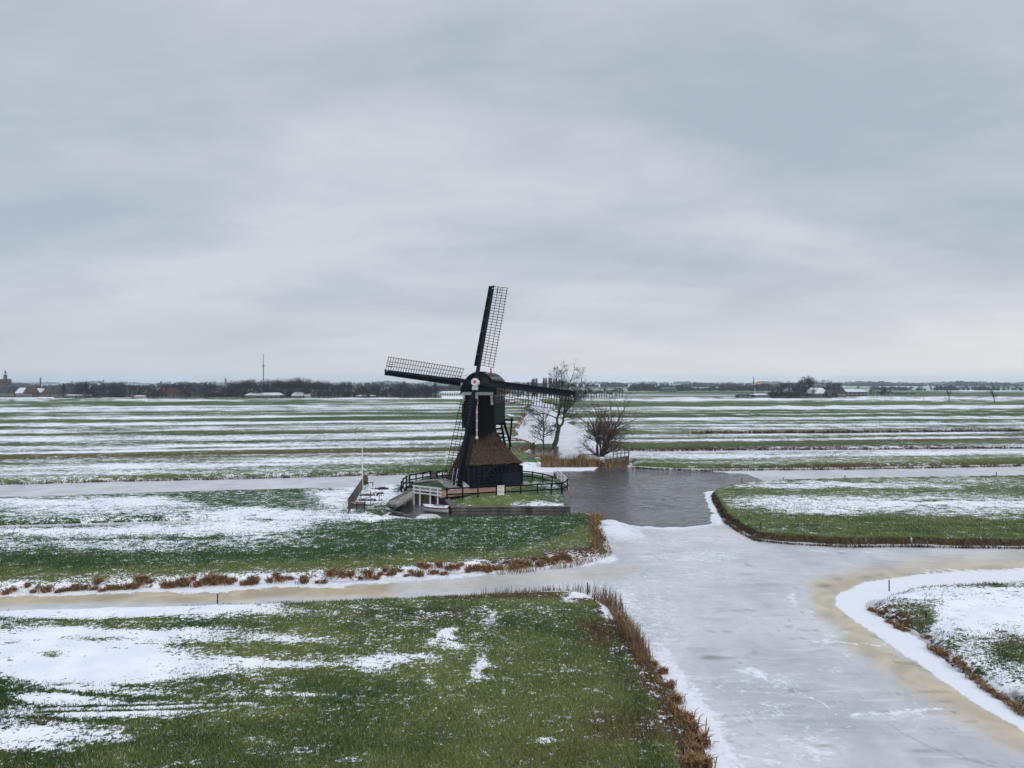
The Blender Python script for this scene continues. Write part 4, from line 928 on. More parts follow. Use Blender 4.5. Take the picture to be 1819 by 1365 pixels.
# bridge railings
zb = .95
bp0 = V(*P(736,878,zb), 0); bp1 = V(*P(783,884,zb), 0)
rt = empty('bridge_railing', V(bp0.x, bp0.y, zb), 0, 'white four-post railing of the little bridge over the boat basin', 'railing'); B_ = V(bp0.x, bp0.y, zb)
for t_ in (0, .23, .62, .9):
    b_ = bp0.lerp(bp1, t_)+UP*zb-B_; mb = MB(); mb.bar(b_-UP*1.15+nn2*.1, b_+UP*.88+nn2*.1, .13); mb.build('post', M['white'], rt)
for fr_ in (.2, .52, .86):
    mb = MB(); mb.bar(bp0+UP*(zb+fr_)-B_-dd*.1+nn2*.2, bp1+UP*(zb+fr_)-B_+dd*.1+nn2*.2, .06, .15); mb.build('rail', M['white'], rt)
e0 = bp1; e1 = bp1+V(.3, .9, 0)
fpx = [(991,851),(997,855),(1003,860),(1009,868)]
rail_fence('bridge_railing', [P(x,y,.75) for x,y in fpx], [.75]*4, 1.0, (.3,.6,.93), M['white'], 'white three-rail railing at the right-hand corner of the island above the pond', 'railing', pd=.13)
slab('footbridge_deck', [P(985,853,.7), P(991,850,.7), P(1010,868,.7), P(1003,872,.7)], .78, .12, M['pile'], 'narrow plank deck beside the white railing at the right corner of the island', 'footbridge')

# ================================================================== YARD BY THE BASIN
a = V(*P(645,866,.4), .4); b = V(*P(618,912,.4), .4); rt = empty('paling_fence', a, 0, 'dark upright paling fence along the left side of the snowy yard', 'fence'); d = b-a; Ln = d.length; dn = d.normalized()
npl = 26
for k in range(npl):
    q = dn*(k*Ln/npl); hh = 1.05+.25*(k/npl)+rnd.uniform(-.04,.04)
    mb = MB(); mb.prism([q-UP*.2, q+dn*.26-UP*.2, q+dn*.26+UP*hh, q+UP*hh], V(-dn.y, dn.x, 0)*.04); mb.build('paling', M['piledark'] if k % 2 else M['pile'], rt)
for fr_ in (.3, 1.0):
    mb = MB(); mb.bar(UP*fr_+V(dn.y,-dn.x,0)*.04, dn*Ln+UP*(fr_+.15)+V(dn.y,-dn.x,0)*.04, .05, .09); mb.build('rail', M['piledark'], rt)
# timber bulkhead
a = V(*P(620,912,.0), 0); b = V(*P(648,911,.0), 0); rt = empty('timber_bulkhead', a, 0, 'grey horizontal timber bulkhead at the foot of the paling fence', 'bulkhead'); d = b-a; Ln = d.length; dn = d.normalized()
for k in range(5):
    mb = MB(); mb.bar(UP*(.1+k*.17), dn*Ln+UP*(.1+k*.17), .07, .155); mb.build('plank', M['pile'], rt)
for t_ in (0, .5, 1): 
    mb = MB(); mb.bar(dn*Ln*t_-UP*.3-V(0,.06,0), dn*Ln*t_+UP*1.0-V(0,.06,0), .12); mb.build('post', M['post'], rt)
mb = MB(); mb.prism([V(-.05,-.1,.93), V(Ln,-.1,.93), V(Ln,.5,.93), V(.1,.5,.93)], UP*.05); mb.build('top_board', M['brick'], rt)
# slatted white gangplank
a = V(*P(650,911,.1), .1); rt = empty('slatted_stair', a, .1, 'small white slatted step unit leaning beside the timber bulkhead', 'steps')
for k in range(5):
    mb = MB(); mb.bar(V(.06+k*.11,0,0), V(.22+k*.11,.45,.62), .05, .05); mb.build('slat', M['whitedirty'], rt)
for z in (0.02, .55):
    mb = MB(); mb.bar(V(0,z*.6,z+.05), V(.62,z*.6,z+.05), .06, .06); mb.build('cross_bar', M['pile'], rt)
# green frame table
a = V(*P(666,913,.1), .2); rt = empty('metal_frame', a, 0, 'low green metal frame standing at the mouth of the boat basin', 'frame')
for x in (0, .85):
    mb = MB(); mb.bar(V(x,0,-.1), V(x,0,.5), .06); mb.build('leg', M['greenmetal'], rt)
mb = MB(); mb.bar(V(-.05,0,.52), V(.9,0,.52), .06); mb.build('top_rail', M['greenmetal'], rt)
# mooring beams
a = V(*P(684,905,.2), .15); b = V(*P(728,917,.1), .1)
mb = MB(); mb.bar(V(0,0,0), b-a, .16, .16); tag(mb.build('timber_beam', M['pile'], loc=a), 'long weathered timber beam lying across the front of the boat basin', 'beam')
# posts in the yard
for (x, y, h_, lb) in ((641,889,1.0,'thin dark post left of the two snowed plant rows in the yard'), (658,900,1.5,'tallest thin dark post in the snowy yard, right of the bulkhead'), (673.5,889,.7,'short thin post in the snowy yard nearest the stepped wall')):
    z = .38; mb = MB(); mb.tube([V(0,0,-.1), V(0,0,h_)], [.035,.03], 6); tag(mb.build('garden_stake', M['post'], loc=V(*P(x,y,z), z)), lb, 'stake')
# flagpole
rt = empty('flagpole', V(*P(643.5,868.5,.38), .38), 0, 'tall slim white flagpole standing at the left end of the mill yard', 'flagpole')
mb = MB(); mb.tube([V(0,0,-.1), V(0,0,2.2), V(0,0,4.6)], [.075,.06,.04], 8); mb.build('pole', M['white'], rt)
mb = MB(); mb.tube([V(0,0,4.6), V(0,0,4.66), V(0,0,4.72)], [.04,.07,.02], 8); mb.build('ball_top', M['white'], rt)
mb = MB(); mb.tube([V(0,0,-.05), V(0,0,.18)], [.14,.12], 8); mb.build('foot', M['whitedirty'], rt)
# round hedge bush
def blob_bush(name, m, loc, rx, rz, n, label, cat, seed=1, ls=.09):
    rg = random.Random(seed); mb = MB()
    for i in range(n):
        u = rg.uniform(-1, 1); t_ = rg.uniform(0, 2*math.pi); s_ = math.sqrt(1-u*u); k = rg.uniform(.72, 1.02)
        p = V(math.cos(t_)*s_*rx*k, math.sin(t_)*s_*rx*k, rz+u*rz*k)
        a_ = V(rg.uniform(-1,1), rg.uniform(-1,1), rg.uniform(-1,1)).normalized()*ls; b_ = V(rg.uniform(-1,1), rg.uniform(-1,1), rg.uniform(-1,1)).normalized()*ls
        mb.face(p, p+a_, p+b_)
    rt = empty(name, loc, 0, label, cat); mb.build('foliage', m, rt)
    mb = MB(); mb.tube([V(0,0,-.1), V(0,0,rz)], [.07,.05], 6); mb.build('stem', M['post'], rt)
    return rt
blob_bush('beech_bush', M['hedge'], V(*P(648.5,862,.38), .38), .33, .58, 1500, 'rounded orange-brown clipped bush right beside the white flagpole', 'bush')
mb = MB(); mb.box(-.35,.35,-.12,.12,.3,.36); rt = empty('garden_bench', V(*P(658,863,.38), .38), 0, 'small dark low bench beside the orange-brown bush', 'bench'); mb.build('seat', M['piledark'], rt)
for x in (-.28, .28):
    mb = MB(); mb.box(x-.04, x+.04, -.1, .1, -.05, .3); mb.build('leg', M['piledark'], rt)
# dormant plants sticking out of the snow
def plant_patch(x, y, w_, d_, n, label, seed, m=M['plants']):
    rg = random.Random(seed); mb = MB()
    for i in range(n):
        px_, py_ = rg.gauss(0, w_/2.5), rg.gauss(0, d_/2.5); hh = rg.uniform(.08, .3); a_ = rg.uniform(0, 6.28)
        mb.face(V(px_-.05,py_,0), V(px_+.05,py_,0), V(px_+math.cos(a_)*.15, py_+math.sin(a_)*.15, hh))
    tag(mb.build('garden_plant', m, loc=V(*P(x,y,.38), .36)), label, 'plant', kind='stuff')
plant_patch(677,869,.9,.7,160,'dark purple winter plant patch in the middle of the snowy yard',1)
plant_patch(675,878,.5,.4,70,'smaller dark plant patch just below the purple one in the yard',2)
plant_patch(654,881,1.6,.35,150,'upper long dark plant row half under snow by the paling fence',3,M['piledark'])
plant_patch(655,890,1.5,.35,150,'lower long dark plant row half under snow by the paling fence',4,M['piledark'])
# boat
def boat(loc, rz):
    rt = empty('rowing_boat', loc, rz, 'small white boat with snowy grey cover and maroon band moored in the basin', 'boat')
    st = [(-1.45,.12,.02),(-1.1,.42,.0),(-.5,.62,0),(.2,.66,0),(.9,.58,0),(1.3,.46,0)]
    def rings(k, z): return [(x, y*k, z) for x, y, _ in st]
    lv = [(.45,-.12),(.85,.05),(1.0,.25),(1.03,.38)]
    mb = MB(); n = len(st)
    for k, z in lv:
        for x, y, _ in st: mb.v.append((x*(.9+.1*k), -y*k, z+(.1 if x < -1.2 else 0)))
        for x, y, _ in reversed(st): mb.v.append((x*(.9+.1*k), y*k, z+(.1 if x < -1.2 else 0)))
    m2 = 2*n
    for l in range(len(lv)-1):
        for i in range(m2): mb.f.append((l*m2+i, l*m2+(i+1) % m2, (l+1)*m2+(i+1) % m2, (l+1)*m2+i))
    mb.f.append(tuple(range(m2-1,-1,-1))); mb.build('hull', M['boat'], rt)
    mb = MB(); ps = [V(x,-y*1.05,.36+(.1 if x < -1.2 else 0)) for x, y, _ in st]+[V(x,y*1.05,.36+(.1 if x < -1.2 else 0)) for x, y, _ in reversed(st)]
    for a_, b_ in zip(ps, ps[1:]+ps[:1]): mb.bar(a_, b_, .05, .09)
    mb.build('gunwale', M['maroon'], rt)
    mb = MB(); base = 0
    for i, (x, y, _) in enumerate(st):
        mb.v += [(x,-y*1.02,.42),(x,-y*.5,.5),(x,0,.56),(x,y*.5,.5),(x,y*1.02,.42)]
    for i in range(n-1):
        for j in range(4): mb.f.append((i*5+j, (i+1)*5+j, (i+1)*5+j+1, i*5+j+1))
    mb.build('cover', M['canvas'], rt)
    mb = MB(); mb.prism([V(-.2,-.3,.545), V(.9,-.3,.52), V(.9,.0,.56), V(-.2,.05,.575)], UP*.02); mb.build('wet_patch', M['metal'], rt)
    mb = MB(); mb.box(1.3,1.42,-.12,.12,.05,.5); mb.build('transom_bracket', M['black'], rt)
boat(V(*P(776,907,.1), .06), R(-22))

# ================================================================== BEHIND: sheet piled landing with railing
a = V(*P(1075,827,0), 0); b = V(*P(1117,827,0), 0); rt = empty('wooden_landing', a, 0, 'brown plank landing stage with sloping railing at the right end of the reed islet', 'landing stage'); Ln = (b-a).length
for k in range(14):
    x = k*Ln/14; mb = MB(); mb.prism([V(x,0,-.2), V(x+Ln/14-.02,0,-.2), V(x+Ln/14-.02,0,.9+.5*k/14), V(x,0,.9+.5*k/14)], V(0,.08,0)); mb.build('plank', M['pile'] if k % 3 else M['post'], rt)
c3 = V(Ln,0,0); c4 = V(*P(1118,812,.3), 0)-a
for k in range(6):
    p = c3.lerp(c4, k/6); q = c3.lerp(c4, (k+.9)/6); mb = MB(); mb.prism([p-UP*.2, q-UP*.2, q+UP*1.3, p+UP*1.3], V(-.08,0,0)); mb.build('plank', M['pile'], rt)
for k in range(5):
    p = V(Ln*(.35+.65*k/4), .15, 1.1+.35*k/4); mb = MB(); mb.bar(p-UP*.3, p+UP*.95, .12); mb.build('railing_post', M['pile'], rt)
for z in (.45, .9):
    mb = MB(); mb.bar(V(Ln*.33,.15,1.1+z), V(Ln+.1,.15,1.45+z), .09, .12); mb.build('railing_rail', M['pile'], rt)
    mb = MB(); mb.bar(V(Ln+.1,.15,1.3+z), c4+UP*(.9+z), .09, .12); mb.build('railing_rail', M['concrete'], rt)
slab('snowy_quay', [P(1020,817,.4), P(1070,817,.4), P(1073,812,.4), P(1030,812,.4)], .42, .2, M['snow'], 'snow covered flat plank quay between the reed bed and the brown landing stage', 'quay')
mb = MB(); mb.tube([V(0,0,-.1), V(.02,0,.7), V(.05,0,1.25)], [.28,.26,.2], 8); tag(mb.build('tree_stump', M['bark'], loc=V(*P(947.5,799,.2), .2)), 'thick dark tree stump at the left end of the tree islet', 'stump')
mb = MB(); mb.tube([V(0,0,-.3), V(0,0,1.6)], [.13,.11], 6); tag(mb.build('mooring_post', M['post'], loc=V(*P(970,828,.0), .0)), 'dark mooring post rising from the left end of the tall reed bed', 'post')
mb = MB(); mb.tube([V(0,0,-.3), V(0,0,1.9)], [.16,.13], 6); tag(mb.build('mooring_post', M['post'], loc=V(*P(931.5,741,.0), .0)), 'dark post on the left bank of the frozen channel behind the mill', 'post')

# small field posts
for (x, yb, yt, z, lb) in (
    (386,1068,1055,.3,'short dark post at the edge of the tan ice canal, far left'),
    (1043.5,1052,1036,.3,'dark post at the top corner of the nearest green field'),
    (1056,1070,1058,.3,'thin reddish post on the snow strip at the corner of the nearest field'),
    (1580,1046,1031,.3,'dark post on the snowy point of the right-hand field'),
    (1645.5,1099,1086,.4,'short dark post on the green bank inside the snowy right-hand field'),
    (1318,861,849,.3,'tallest of the dark canal posts at the left tip of the right middle field'),
    (1344.5,859,851,.3,'thin canal post second from the left tip of the right middle field'),
    (1391.5,856,848,.3,'thin canal post third from the left tip of the right middle field'),
    (1501,852.5,844.5,.3,'thin canal post on the far edge of the right middle field, fourth along'),
    (1770,847,838,.3,'thin canal post on the far edge of the right middle field near the picture edge'),
    (1351,957,928,.5,'tall thin pole on the near brown bank of the right middle field'),
    (1101,1164,1150,.4,'small stake in the grass beside the reed fringe of the nearest field'),
    (1256,1364,1350,.1,'small broken stake on the ice beside the brown tussocks'),
    (1641,712,706,.4,'tiny dark post alone in the far right snowy fields')):
    X0, Y0 = P(x, yb, z); hh = (yb-yt)*Y0/F
    rr_ = max(.035, .0011*Y0/2) if Y0 < 100 else .12
    mb = MB(); mb.tube([V(0,0,-.15), V(rnd.uniform(-.02,.02),0,hh)], [rr_*1.1, rr_], 6); tag(mb.build('field_post', M['post'], loc=V(X0, Y0, z)), lb, 'post')

# ================================================================== REEDS AND SEDGE
def blades(mb, n, rx, ry, h0, h1, lean, wd, rg, base=None):
    for i in range(n):
        if base is None: x, y = rg.gauss(0, rx), rg.gauss(0, ry)
        else: x, y = base(rg)
        h = rg.uniform(h0, h1); a = rg.uniform(0, 6.283); le = rg.uniform(.3, 1)*lean*h
        wx, wy = math.cos(a+1.57)*wd, math.sin(a+1.57)*wd
        dx, dy = math.cos(a)*le, math.sin(a)*le
        b = len(mb.v)
        mb.v += [(x-wx,y-wy,0),(x+wx,y+wy,0),(x+wx+dx*.4,y+wy+dy*.4,h*.65),(x-wx+dx*.4,y-wy+dy*.4,h*.65),(x+dx,y+dy,h*(1-.25*lean))]
        mb.f += [(b,b+1,b+2,b+3),(b+3,b+2,b+4)]
tus = []
for i in range(6):
    rg = random.Random(20+i); mb = MB(); blades(mb, 90, .13, .11, .22, .5, 1.0, .018, rg); tus.append(mb.mesh('sedge_tussock', M['sedge']))
# the row on the canal bank of the middle field
px_ = -14.0; k = 0
line = [(-40,1050),(0,1047.5),(190,1041),(400,1034),(620,1026),(860,1008),(960,1000),(1020,994)]
while px_ < 1015:
    py_ = np.interp(px_, [p[0] for p in line], [p[1] for p in line]) + rnd.uniform(-6.5, 1.5)
    x, y = P(px_, py_, .25); sc = rnd.uniform(.6, 1.35)
    o = link('sedge_tussock', tus[k % 6], None, V(x, y, ground_z(x, y)-.04), rnd.uniform(0, 6), (sc*rnd.uniform(1,1.5), sc, sc*rnd.uniform(.8,1.1)))
    w_h = 'left of the short canal post' if px_ < 380 else ('between short post and yard fence' if px_ < 640 else ('straight below the moored boat and mill' if px_ < 880 else 'close to the river corner'))
    tag(o, 'brown canal bank tussock '+w_h, 'grass tussock', 'sedge tussocks on the canal bank '+w_h)
    px_ += rnd.choice((7,8,10,13,17,24)) if px_ < 640 else rnd.uniform(6, 13); k += 1
line = [(1178,1195),(1190,1225),(1205,1245),(1220,1285),(1232,1300),(1247,1322),(1238,1345),(1252,1362),(1165,1182),(1228,1375)]
lbs = ['uppermost brown tussock where the reed fringe of the nearest field ends','brown tussock second below the gap in the reed fringe','brown tussock third below the gap in the reed fringe','brown tussock just above the largest one on the near ice edge','largest round brown tussock at the ice edge of the nearest field','flat wide brown tussock standing out on the ice below the largest one','small brown tussock under the flat wide one at the lower picture edge','brown tussock lowest at the bottom picture edge','small brown tussock at the lower end of the tall reeds','brown tussock cut off by the bottom picture edge']
for i, (a, b) in enumerate(line):
    x, y = P(a, b, .05); sc = (.85,.8,.9,.9,1.25,1.1,.8,1.0,.7,1.0)[i]
    o = link('sedge_tussock', tus[i % 6], None, V(x, y, max(ground_z(x, y), .0)-.02), i, (sc*1.1, sc*1.0, sc))
    tag(o, lbs[i], 'grass tussock', 'sedge tussocks on the near ice edge')
# tufts on the right-hand field's bank
pts = [(1552,1078),(1566,1086),(1580,1098),(1590,1102),(1598,1108),(1608,1112),(1650,1126),(1660,1146),(1668,1152),(1678,1158),(1700,1172),(1708,1180),(1718,1186),(1730,1196),(1742,1204),(1752,1212),(1762,1220),(1774,1228),(1786,1234),(1798,1242),(1808,1250),(1820,1258),(1836,1266)]
for i, (a, b) in enumerate(pts):
    x, y = P(a, b, .25); sc = rnd.uniform(.6, .95)
    o = link('sedge_tussock', tus[i % 6], None, V(x, y, ground_z(x, y)-.04), rnd.uniform(0, 6), (sc*1.2, sc, sc*.8))
    w_h = 'by the green patch at its tip' if i < 6 else ('in its middle' if i < 14 else 'near the right picture edge'); tag(o, 'low brown tussock on the right-hand snowy bank, '+w_h, 'grass tussock', 'tussocks on the right-hand bank '+w_h)
def reed_strip(name, pts, z, wid, n, h0, h1, lean, wd, m, label, seed, cat='reeds', zoff=-.05):
    rg = random.Random(seed); W_ = [V(*P(a[0], a[1], z), 0) for a in pts]; base = W_[0].copy()
    seg = [(W_[i+1]-W_[i]).length for i in range(len(W_)-1)]; tot = sum(seg)
    mb = MB(); xs = []; ys = []
    for i in range(n):
        u = rg.random()*tot; j = 0
        while j < len(seg)-1 and u > seg[j]: u -= seg[j]; j += 1
        p = W_[j].lerp(W_[j+1], u/seg[j]); d = (W_[j+1]-W_[j]).normalized(); p = p+V(-d.y, d.x, 0)*rg.uniform(-wid, wid)
        c_ = .5+.5*math.sin(p.x*1.7+math.sin(p.y*2.1)*2)
        if rg.random() > .35+.65*c_: continue
        xs.append(p.x); ys.append(p.y)
    zs, _, _ = land_height(np.array(xs), np.array(ys))
    for x, y, zg in zip(xs, ys, zs):
        h = rg.uniform(h0, h1)*(.75+.5*(.5+.5*math.sin(x*1.3+y))); a = rg.uniform(0, 6.283); le = rg.uniform(.2, 1)*lean*h
        wx, wy = math.cos(a+1.57)*wd, math.sin(a+1.57)*wd; dx, dy = math.cos(a)*le, math.sin(a)*le
        b = len(mb.v); X_, Y_, Z_ = x-base.x, y-base.y, max(zg, 0)+zoff
        mb.v += [(X_-wx,Y_-wy,Z_),(X_+wx,Y_+wy,Z_),(X_+wx+dx*.4,Y_+wy+dy*.4,Z_+h*.65),(X_-wx+dx*.4,Y_-wy+dy*.4,Z_+h*.65),(X_+dx,Y_+dy,Z_+h)]
        mb.f += [(b,b+1,b+2,b+3),(b+3,b+2,b+4)]
    o = mb.build(name, m, loc=base); tag(o, label, cat, kind='stuff'); return o
reed_strip('reed_bed', [(961,827),(1000,827),(1040,827),(1068,826)], .2, .9, 3000, .9, 1.9, .16, .022, M['reed'], 'tall golden brown reed bed between the tree islet and the open water', 1)
reed_strip('reed_bed', [(1070,829),(1095,829),(1114,829)], .1, .4, 700, .7, 1.3, .12, .022, M['reed'], 'short golden reeds in front of the brown landing stage', 2)
reed_strip('reed_bed', [(1062,1062),(1088,1075),(1106,1105),(1122,1135),(1138,1165),(1150,1182)], .15, .42, 1900, .3, .95, .5, .010, M['reedred'], 'reddish brown reed fringe along the river ice edge of the nearest field', 3)
reed_strip('reed_bed', [(1095,1110),(1112,1125),(1132,1160),(1145,1180)], .15, .35, 1300, .15, .45, .8, .010, M['sedge'], 'low dead reed litter behind the reddish reed fringe', 4)
reed_strip('reed_bed', [(1175,1200),(1200,1250),(1225,1300),(1240,1350),(1250,1400)], .1, .35, 1300, .08, .24, 1.0, .010, M['sedge'], 'trampled dead sedge along the lower edge of the nearest field', 5)
reed_strip('reed_bed', [(840,1052),(900,1048),(960,1044),(1020,1043),(1050,1047)], .25, .25, 420, .2, .55, .3, .012, M['reedred'], 'thin reddish reeds along the top edge of the nearest field', 6)
reed_strip('reed_bed', [(880,1013),(960,1005),(1010,999),(1050,988),(1072,980),(1062,955),(1056,935),(1050,918)], .2, .7, 3400, .12, .38, 1.0, .014, M['sedge'], 'tangled brown sedge on the corner of the middle green field by the river', 7)
reed_strip('reed_bed', [(1052,925),(1060,912),(1066,916)], .2, .5, 340, .25, .7, .6, .014, M['reed'], 'small clump of straw coloured reeds at the pond corner of the middle field', 8)
reed_strip('bank_grass', [(1268,885),(1290,925),(1320,945),(1345,957),(1400,962),(1500,968),(1600,967),(1700,969),(1819,970),(1900,970)], .2, .22, 6000, .1, .3, 1.2, .018, M['deadgrass'], 'dark brown dead grass hanging over the near bank of the right middle field', 9)
reed_strip('bank_grass', [(0,858.5),(200,853),(400,849),(640,843),(800,838)], .2, .5, 3500, .15, .35, 1.0, .03, M['deadgrass'], 'brown sedge fringe on the far bank of the canal left of the mill', 10)
reed_strip('bank_grass', [(1122,829),(1180,832),(1240,834),(1500,832),(1819,826)], .2, .5, 4000, .15, .4, 1.0, .03, M['deadgrass'], 'brown sedge fringe on the far bank of the canal right of the pond', 11)
reed_strip('bank_grass', [(945,789),(946,799),(960,800),(988,800),(988,793)], .2, .4, 900, .2, .5, 1.0, .03, M['reedred'], 'dead grass tangle round the edge of the tree islet', 12)
reed_strip('bank_grass', [(906,781),(925,784),(944,789),(930,800),(925,806),(945,811),(965,816),(975,822)], .2, .5, 1600, .2, .5, 1.0, .03, M['reed'], 'pale dead grass on the left bank of the channel behind the mill', 13)
reed_strip('bank_grass', [(918,767),(905,764),(918,760),(922,754),(927,748),(927,742),(934,736),(945,730),(934,726),(941,720)], .2, .8, 1500, .3, .7, 1.0, .05, M['reedred'], 'reddish dead grass on the scalloped far left bank of the frozen channel', 14)
reed_strip('bank_grass', [(1073,795),(1100,799),(1160,800),(1300,798.5),(1560,797),(1819,795)], .2, .5, 3500, .25, .55, 1.0, .04, M['plants'], 'dark sedge line along the narrow canal in the right-hand fields', 15)
reed_strip('bank_grass', [(1230,771.5),(1400,771.5),(1560,770.5),(1819,768)], .2, .6, 2600, .35, .8, 1.0, .06, M['plants'], 'dark sedge line across the far right-hand fields', 16)

# ================================================================== NEAR TREES
def branch(mbT, mbC, p, d, L_, r, lvl, rg, P_):
    n = 4 if lvl < 2 else 3; pts = [p.copy()]; rad = [r]; q = p.copy(); dd_ = d.copy()
    for i in range(n):
        dd_ = (dd_ + V(rg.uniform(-1,1), rg.uniform(-1,1), rg.uniform(-1,1))*P_['wob'] + UP*P_['up']*(.5 if lvl else .2)).normalized()
        q = q+dd_*L_/n; pts.append(q.copy()); rad.append(r*(1-(i+1)/n*(.45 if lvl < P_['lv'] else .8)))
    (mbT if lvl <= 1 else mbC).tube(pts, rad, 6 if lvl == 0 else (4 if lvl == 1 else 3), cap=False)
    if lvl >= P_['lv']: return
    for k in range(P_['kids'][lvl]):
        i = rg.uniform(.3 if lvl else P_.get('first', .35), 1.0)*n; i0 = min(int(i), n-1); t_ = i-i0
        b_ = pts[i0].lerp(pts[i0+1], t_); ax = (pts[i0+1]-pts[i0]).normalized()
        sd2 = ax.cross(V(rg.uniform(-1,1), rg.uniform(-1,1), rg.uniform(-1,1))).normalized()
        an = rg.uniform(.45, 1.05)*P_.get('ang', 1)
        nd = (ax*math.cos(an)+sd2*math.sin(an)).normalized()
        branch(mbT, mbC, b_, nd, L_*rg.uniform(.45,.75)*P_.get('len', 1), max(rad[i0]*.55, P_['rmin']), lvl+1, rg, P_)
def near_tree(name, loc, limbs, P_, seed, label, cat, mc, extra=None):
    rg = random.Random(seed); a, b = MB(), MB()
    for (p, d, L_, r) in limbs: branch(a, b, V(*p), V(*d).normalized(), L_, r, 0 if r > .11 else 1, rg, P_)
    rt = empty(name, loc, 0, label, cat); a.build('trunk', M['bark'], rt, smooth=True); b.build('crown', mc, rt)
    return rt
PT = dict(wob=.22, up=.10, lv=4, kids=[7,6,5,4], rmin=.012, first=.4)
x, y = P(984, 797, .3)
rg = random.Random(11); a, b = MB(), MB()
def limb_path(pts, r0, r1, kids, L_, seed, lv0=2, PP=None):
    rq = random.Random(seed); pts = [V(p[0], p[2] if len(p) > 2 else 0, p[1]) for p in pts]; n = len(pts)
    sm_ = []
    for i in range(n-1):
        for j in range(3): sm_.append(pts[i].lerp(pts[i+1], j/3)+V(rq.uniform(-.06,.06), rq.uniform(-.06,.06), rq.uniform(-.06,.06))*(i+j > 0))
    sm_.append(pts[-1]); m = len(sm_)
    a.tube(sm_, [r0+(r1-r0)*i/(m-1) for i in range(m)], 7, cap=False)
    for k in range(kids):
        u = rq.uniform(.15, 1)**.8*(m-1.01); i0 = int(u); p = sm_[i0].lerp(sm_[i0+1], u-i0); ax = (sm_[i0+1]-sm_[i0]).normalized()
        sd3 = ax.cross(V(rq.uniform(-1,1), rq.uniform(-1,1), rq.uniform(-1,1))).normalized(); an = rq.uniform(.5, 1.15)
        branch(a, b, p, (ax*math.cos(an)+sd3*math.sin(an)).normalized(), L_*rq.uniform(.5, 1.1), max(.022, (r0+(r1-r0)*u/m)*.4), lv0, rq, dict(PT, kids=[7,6,6,5], wob=.26, rmin=.013, len=.95, up=.05))
limb_path([(0,-.3),(.15,.7),(.42,1.6),(.7,2.8),(.92,4.0)], .50, .34, 2, 1.5, 1)
limb_path([(.85,3.9),(.62,4.4),(.50,5.1),(.95,6.5),(1.3,8.4,.3),(1.45,9.4,.3),(1.5,11,.4),(1.3,13.7,.5)], .25, .04, 26, 2.1, 2)
limb_path([(.95,3.9),(1.5,4.3),(1.78,5.7),(2.3,6.9,-.2),(3.3,8.0,-.3),(3.9,8.9,-.3),(4.7,11,-.4),(5.0,13.5,-.5)], .26, .04, 26, 2.1, 3)
limb_path([(1.75,5.6),(1.95,8.3,.4),(2.6,11,.5),(3.7,13.9,.5)], .17, .04, 22, 2.0, 4)
limb_path([(.55,5.2),(-.4,5.8),(-1.6,6.25,-.3),(-2.8,6.2,-.4),(-4.2,6.0,-.5),(-5.2,5.3,-.5)], .11, .02, 20, 1.8, 5)
limb_path([(1.2,8.2),(.9,10.3,-.3),(.2,13.0,-.5)], .12, .03, 16, 1.9, 6)
limb_path([(3.3,8.0),(4.4,8.6,.3),(5.4,9.9,.4),(5.9,12.0,.4)], .11, .025, 14, 1.7, 7)
limb_path([(2.0,5.0),(3.0,5.3,.3),(4.2,5.4,.3)], .07, .02, 8, 1.4, 8)
limb_path([(.5,3.0),(-.5,3.3,.4),(-1.6,3.0,.6),(-2.4,2.2,.6)], .07, .015, 12, 1.4, 9)
rt = empty('bare_tree', V(x, y, .3), 0, 'tall forked bare tree leaning right on the islet behind the mill', 'tree'); a.build('trunk', M['bark'], rt, smooth=True); b.build('crown', M['twig'], rt)
x, y = P(966, 799, .3)
near_tree('bare_tree', V(x, y, .3), [((0,0,0), (-.10,0,1), 6.6, .15)], dict(PT, kids=[15,7,5,4], wob=.16, first=.12, len=.72, ang=1.15), 5, 'slender bare sapling left of the tall forked tree on the islet', 'tree', M['twig'])
x, y = P(1066, 812, .3)
limbs = []
rg = random.Random(31)
for i in range(13):
    an = rg.uniform(0, 6.283); sp = rg.uniform(.05, .5); limbs.append(((math.cos(an)*.5, math.sin(an)*.4, -.1), (math.cos(an)*sp*1.1, math.sin(an)*sp, 1), rg.uniform(5.0, 8.0)*(1-.35*sp), rg.uniform(.112,.15)))
for s_ in (-1, 1):
    for j in range(4): limbs.append(((s_*.4,0,.3), (s_*1.0, rg.uniform(-.4,.4), .35+.12*j), rg.uniform(2.4,3.6), .09))
near_tree('willow_shrub', V(x, y, .2), limbs, dict(PT, kids=[7,5,5,0], lv=3, wob=.24, up=.05, first=.25, ang=.95, len=.85, rmin=.016), 8, 'wide multi-stemmed bare willow shrub behind the reed bed', 'shrub', M['twigred'])

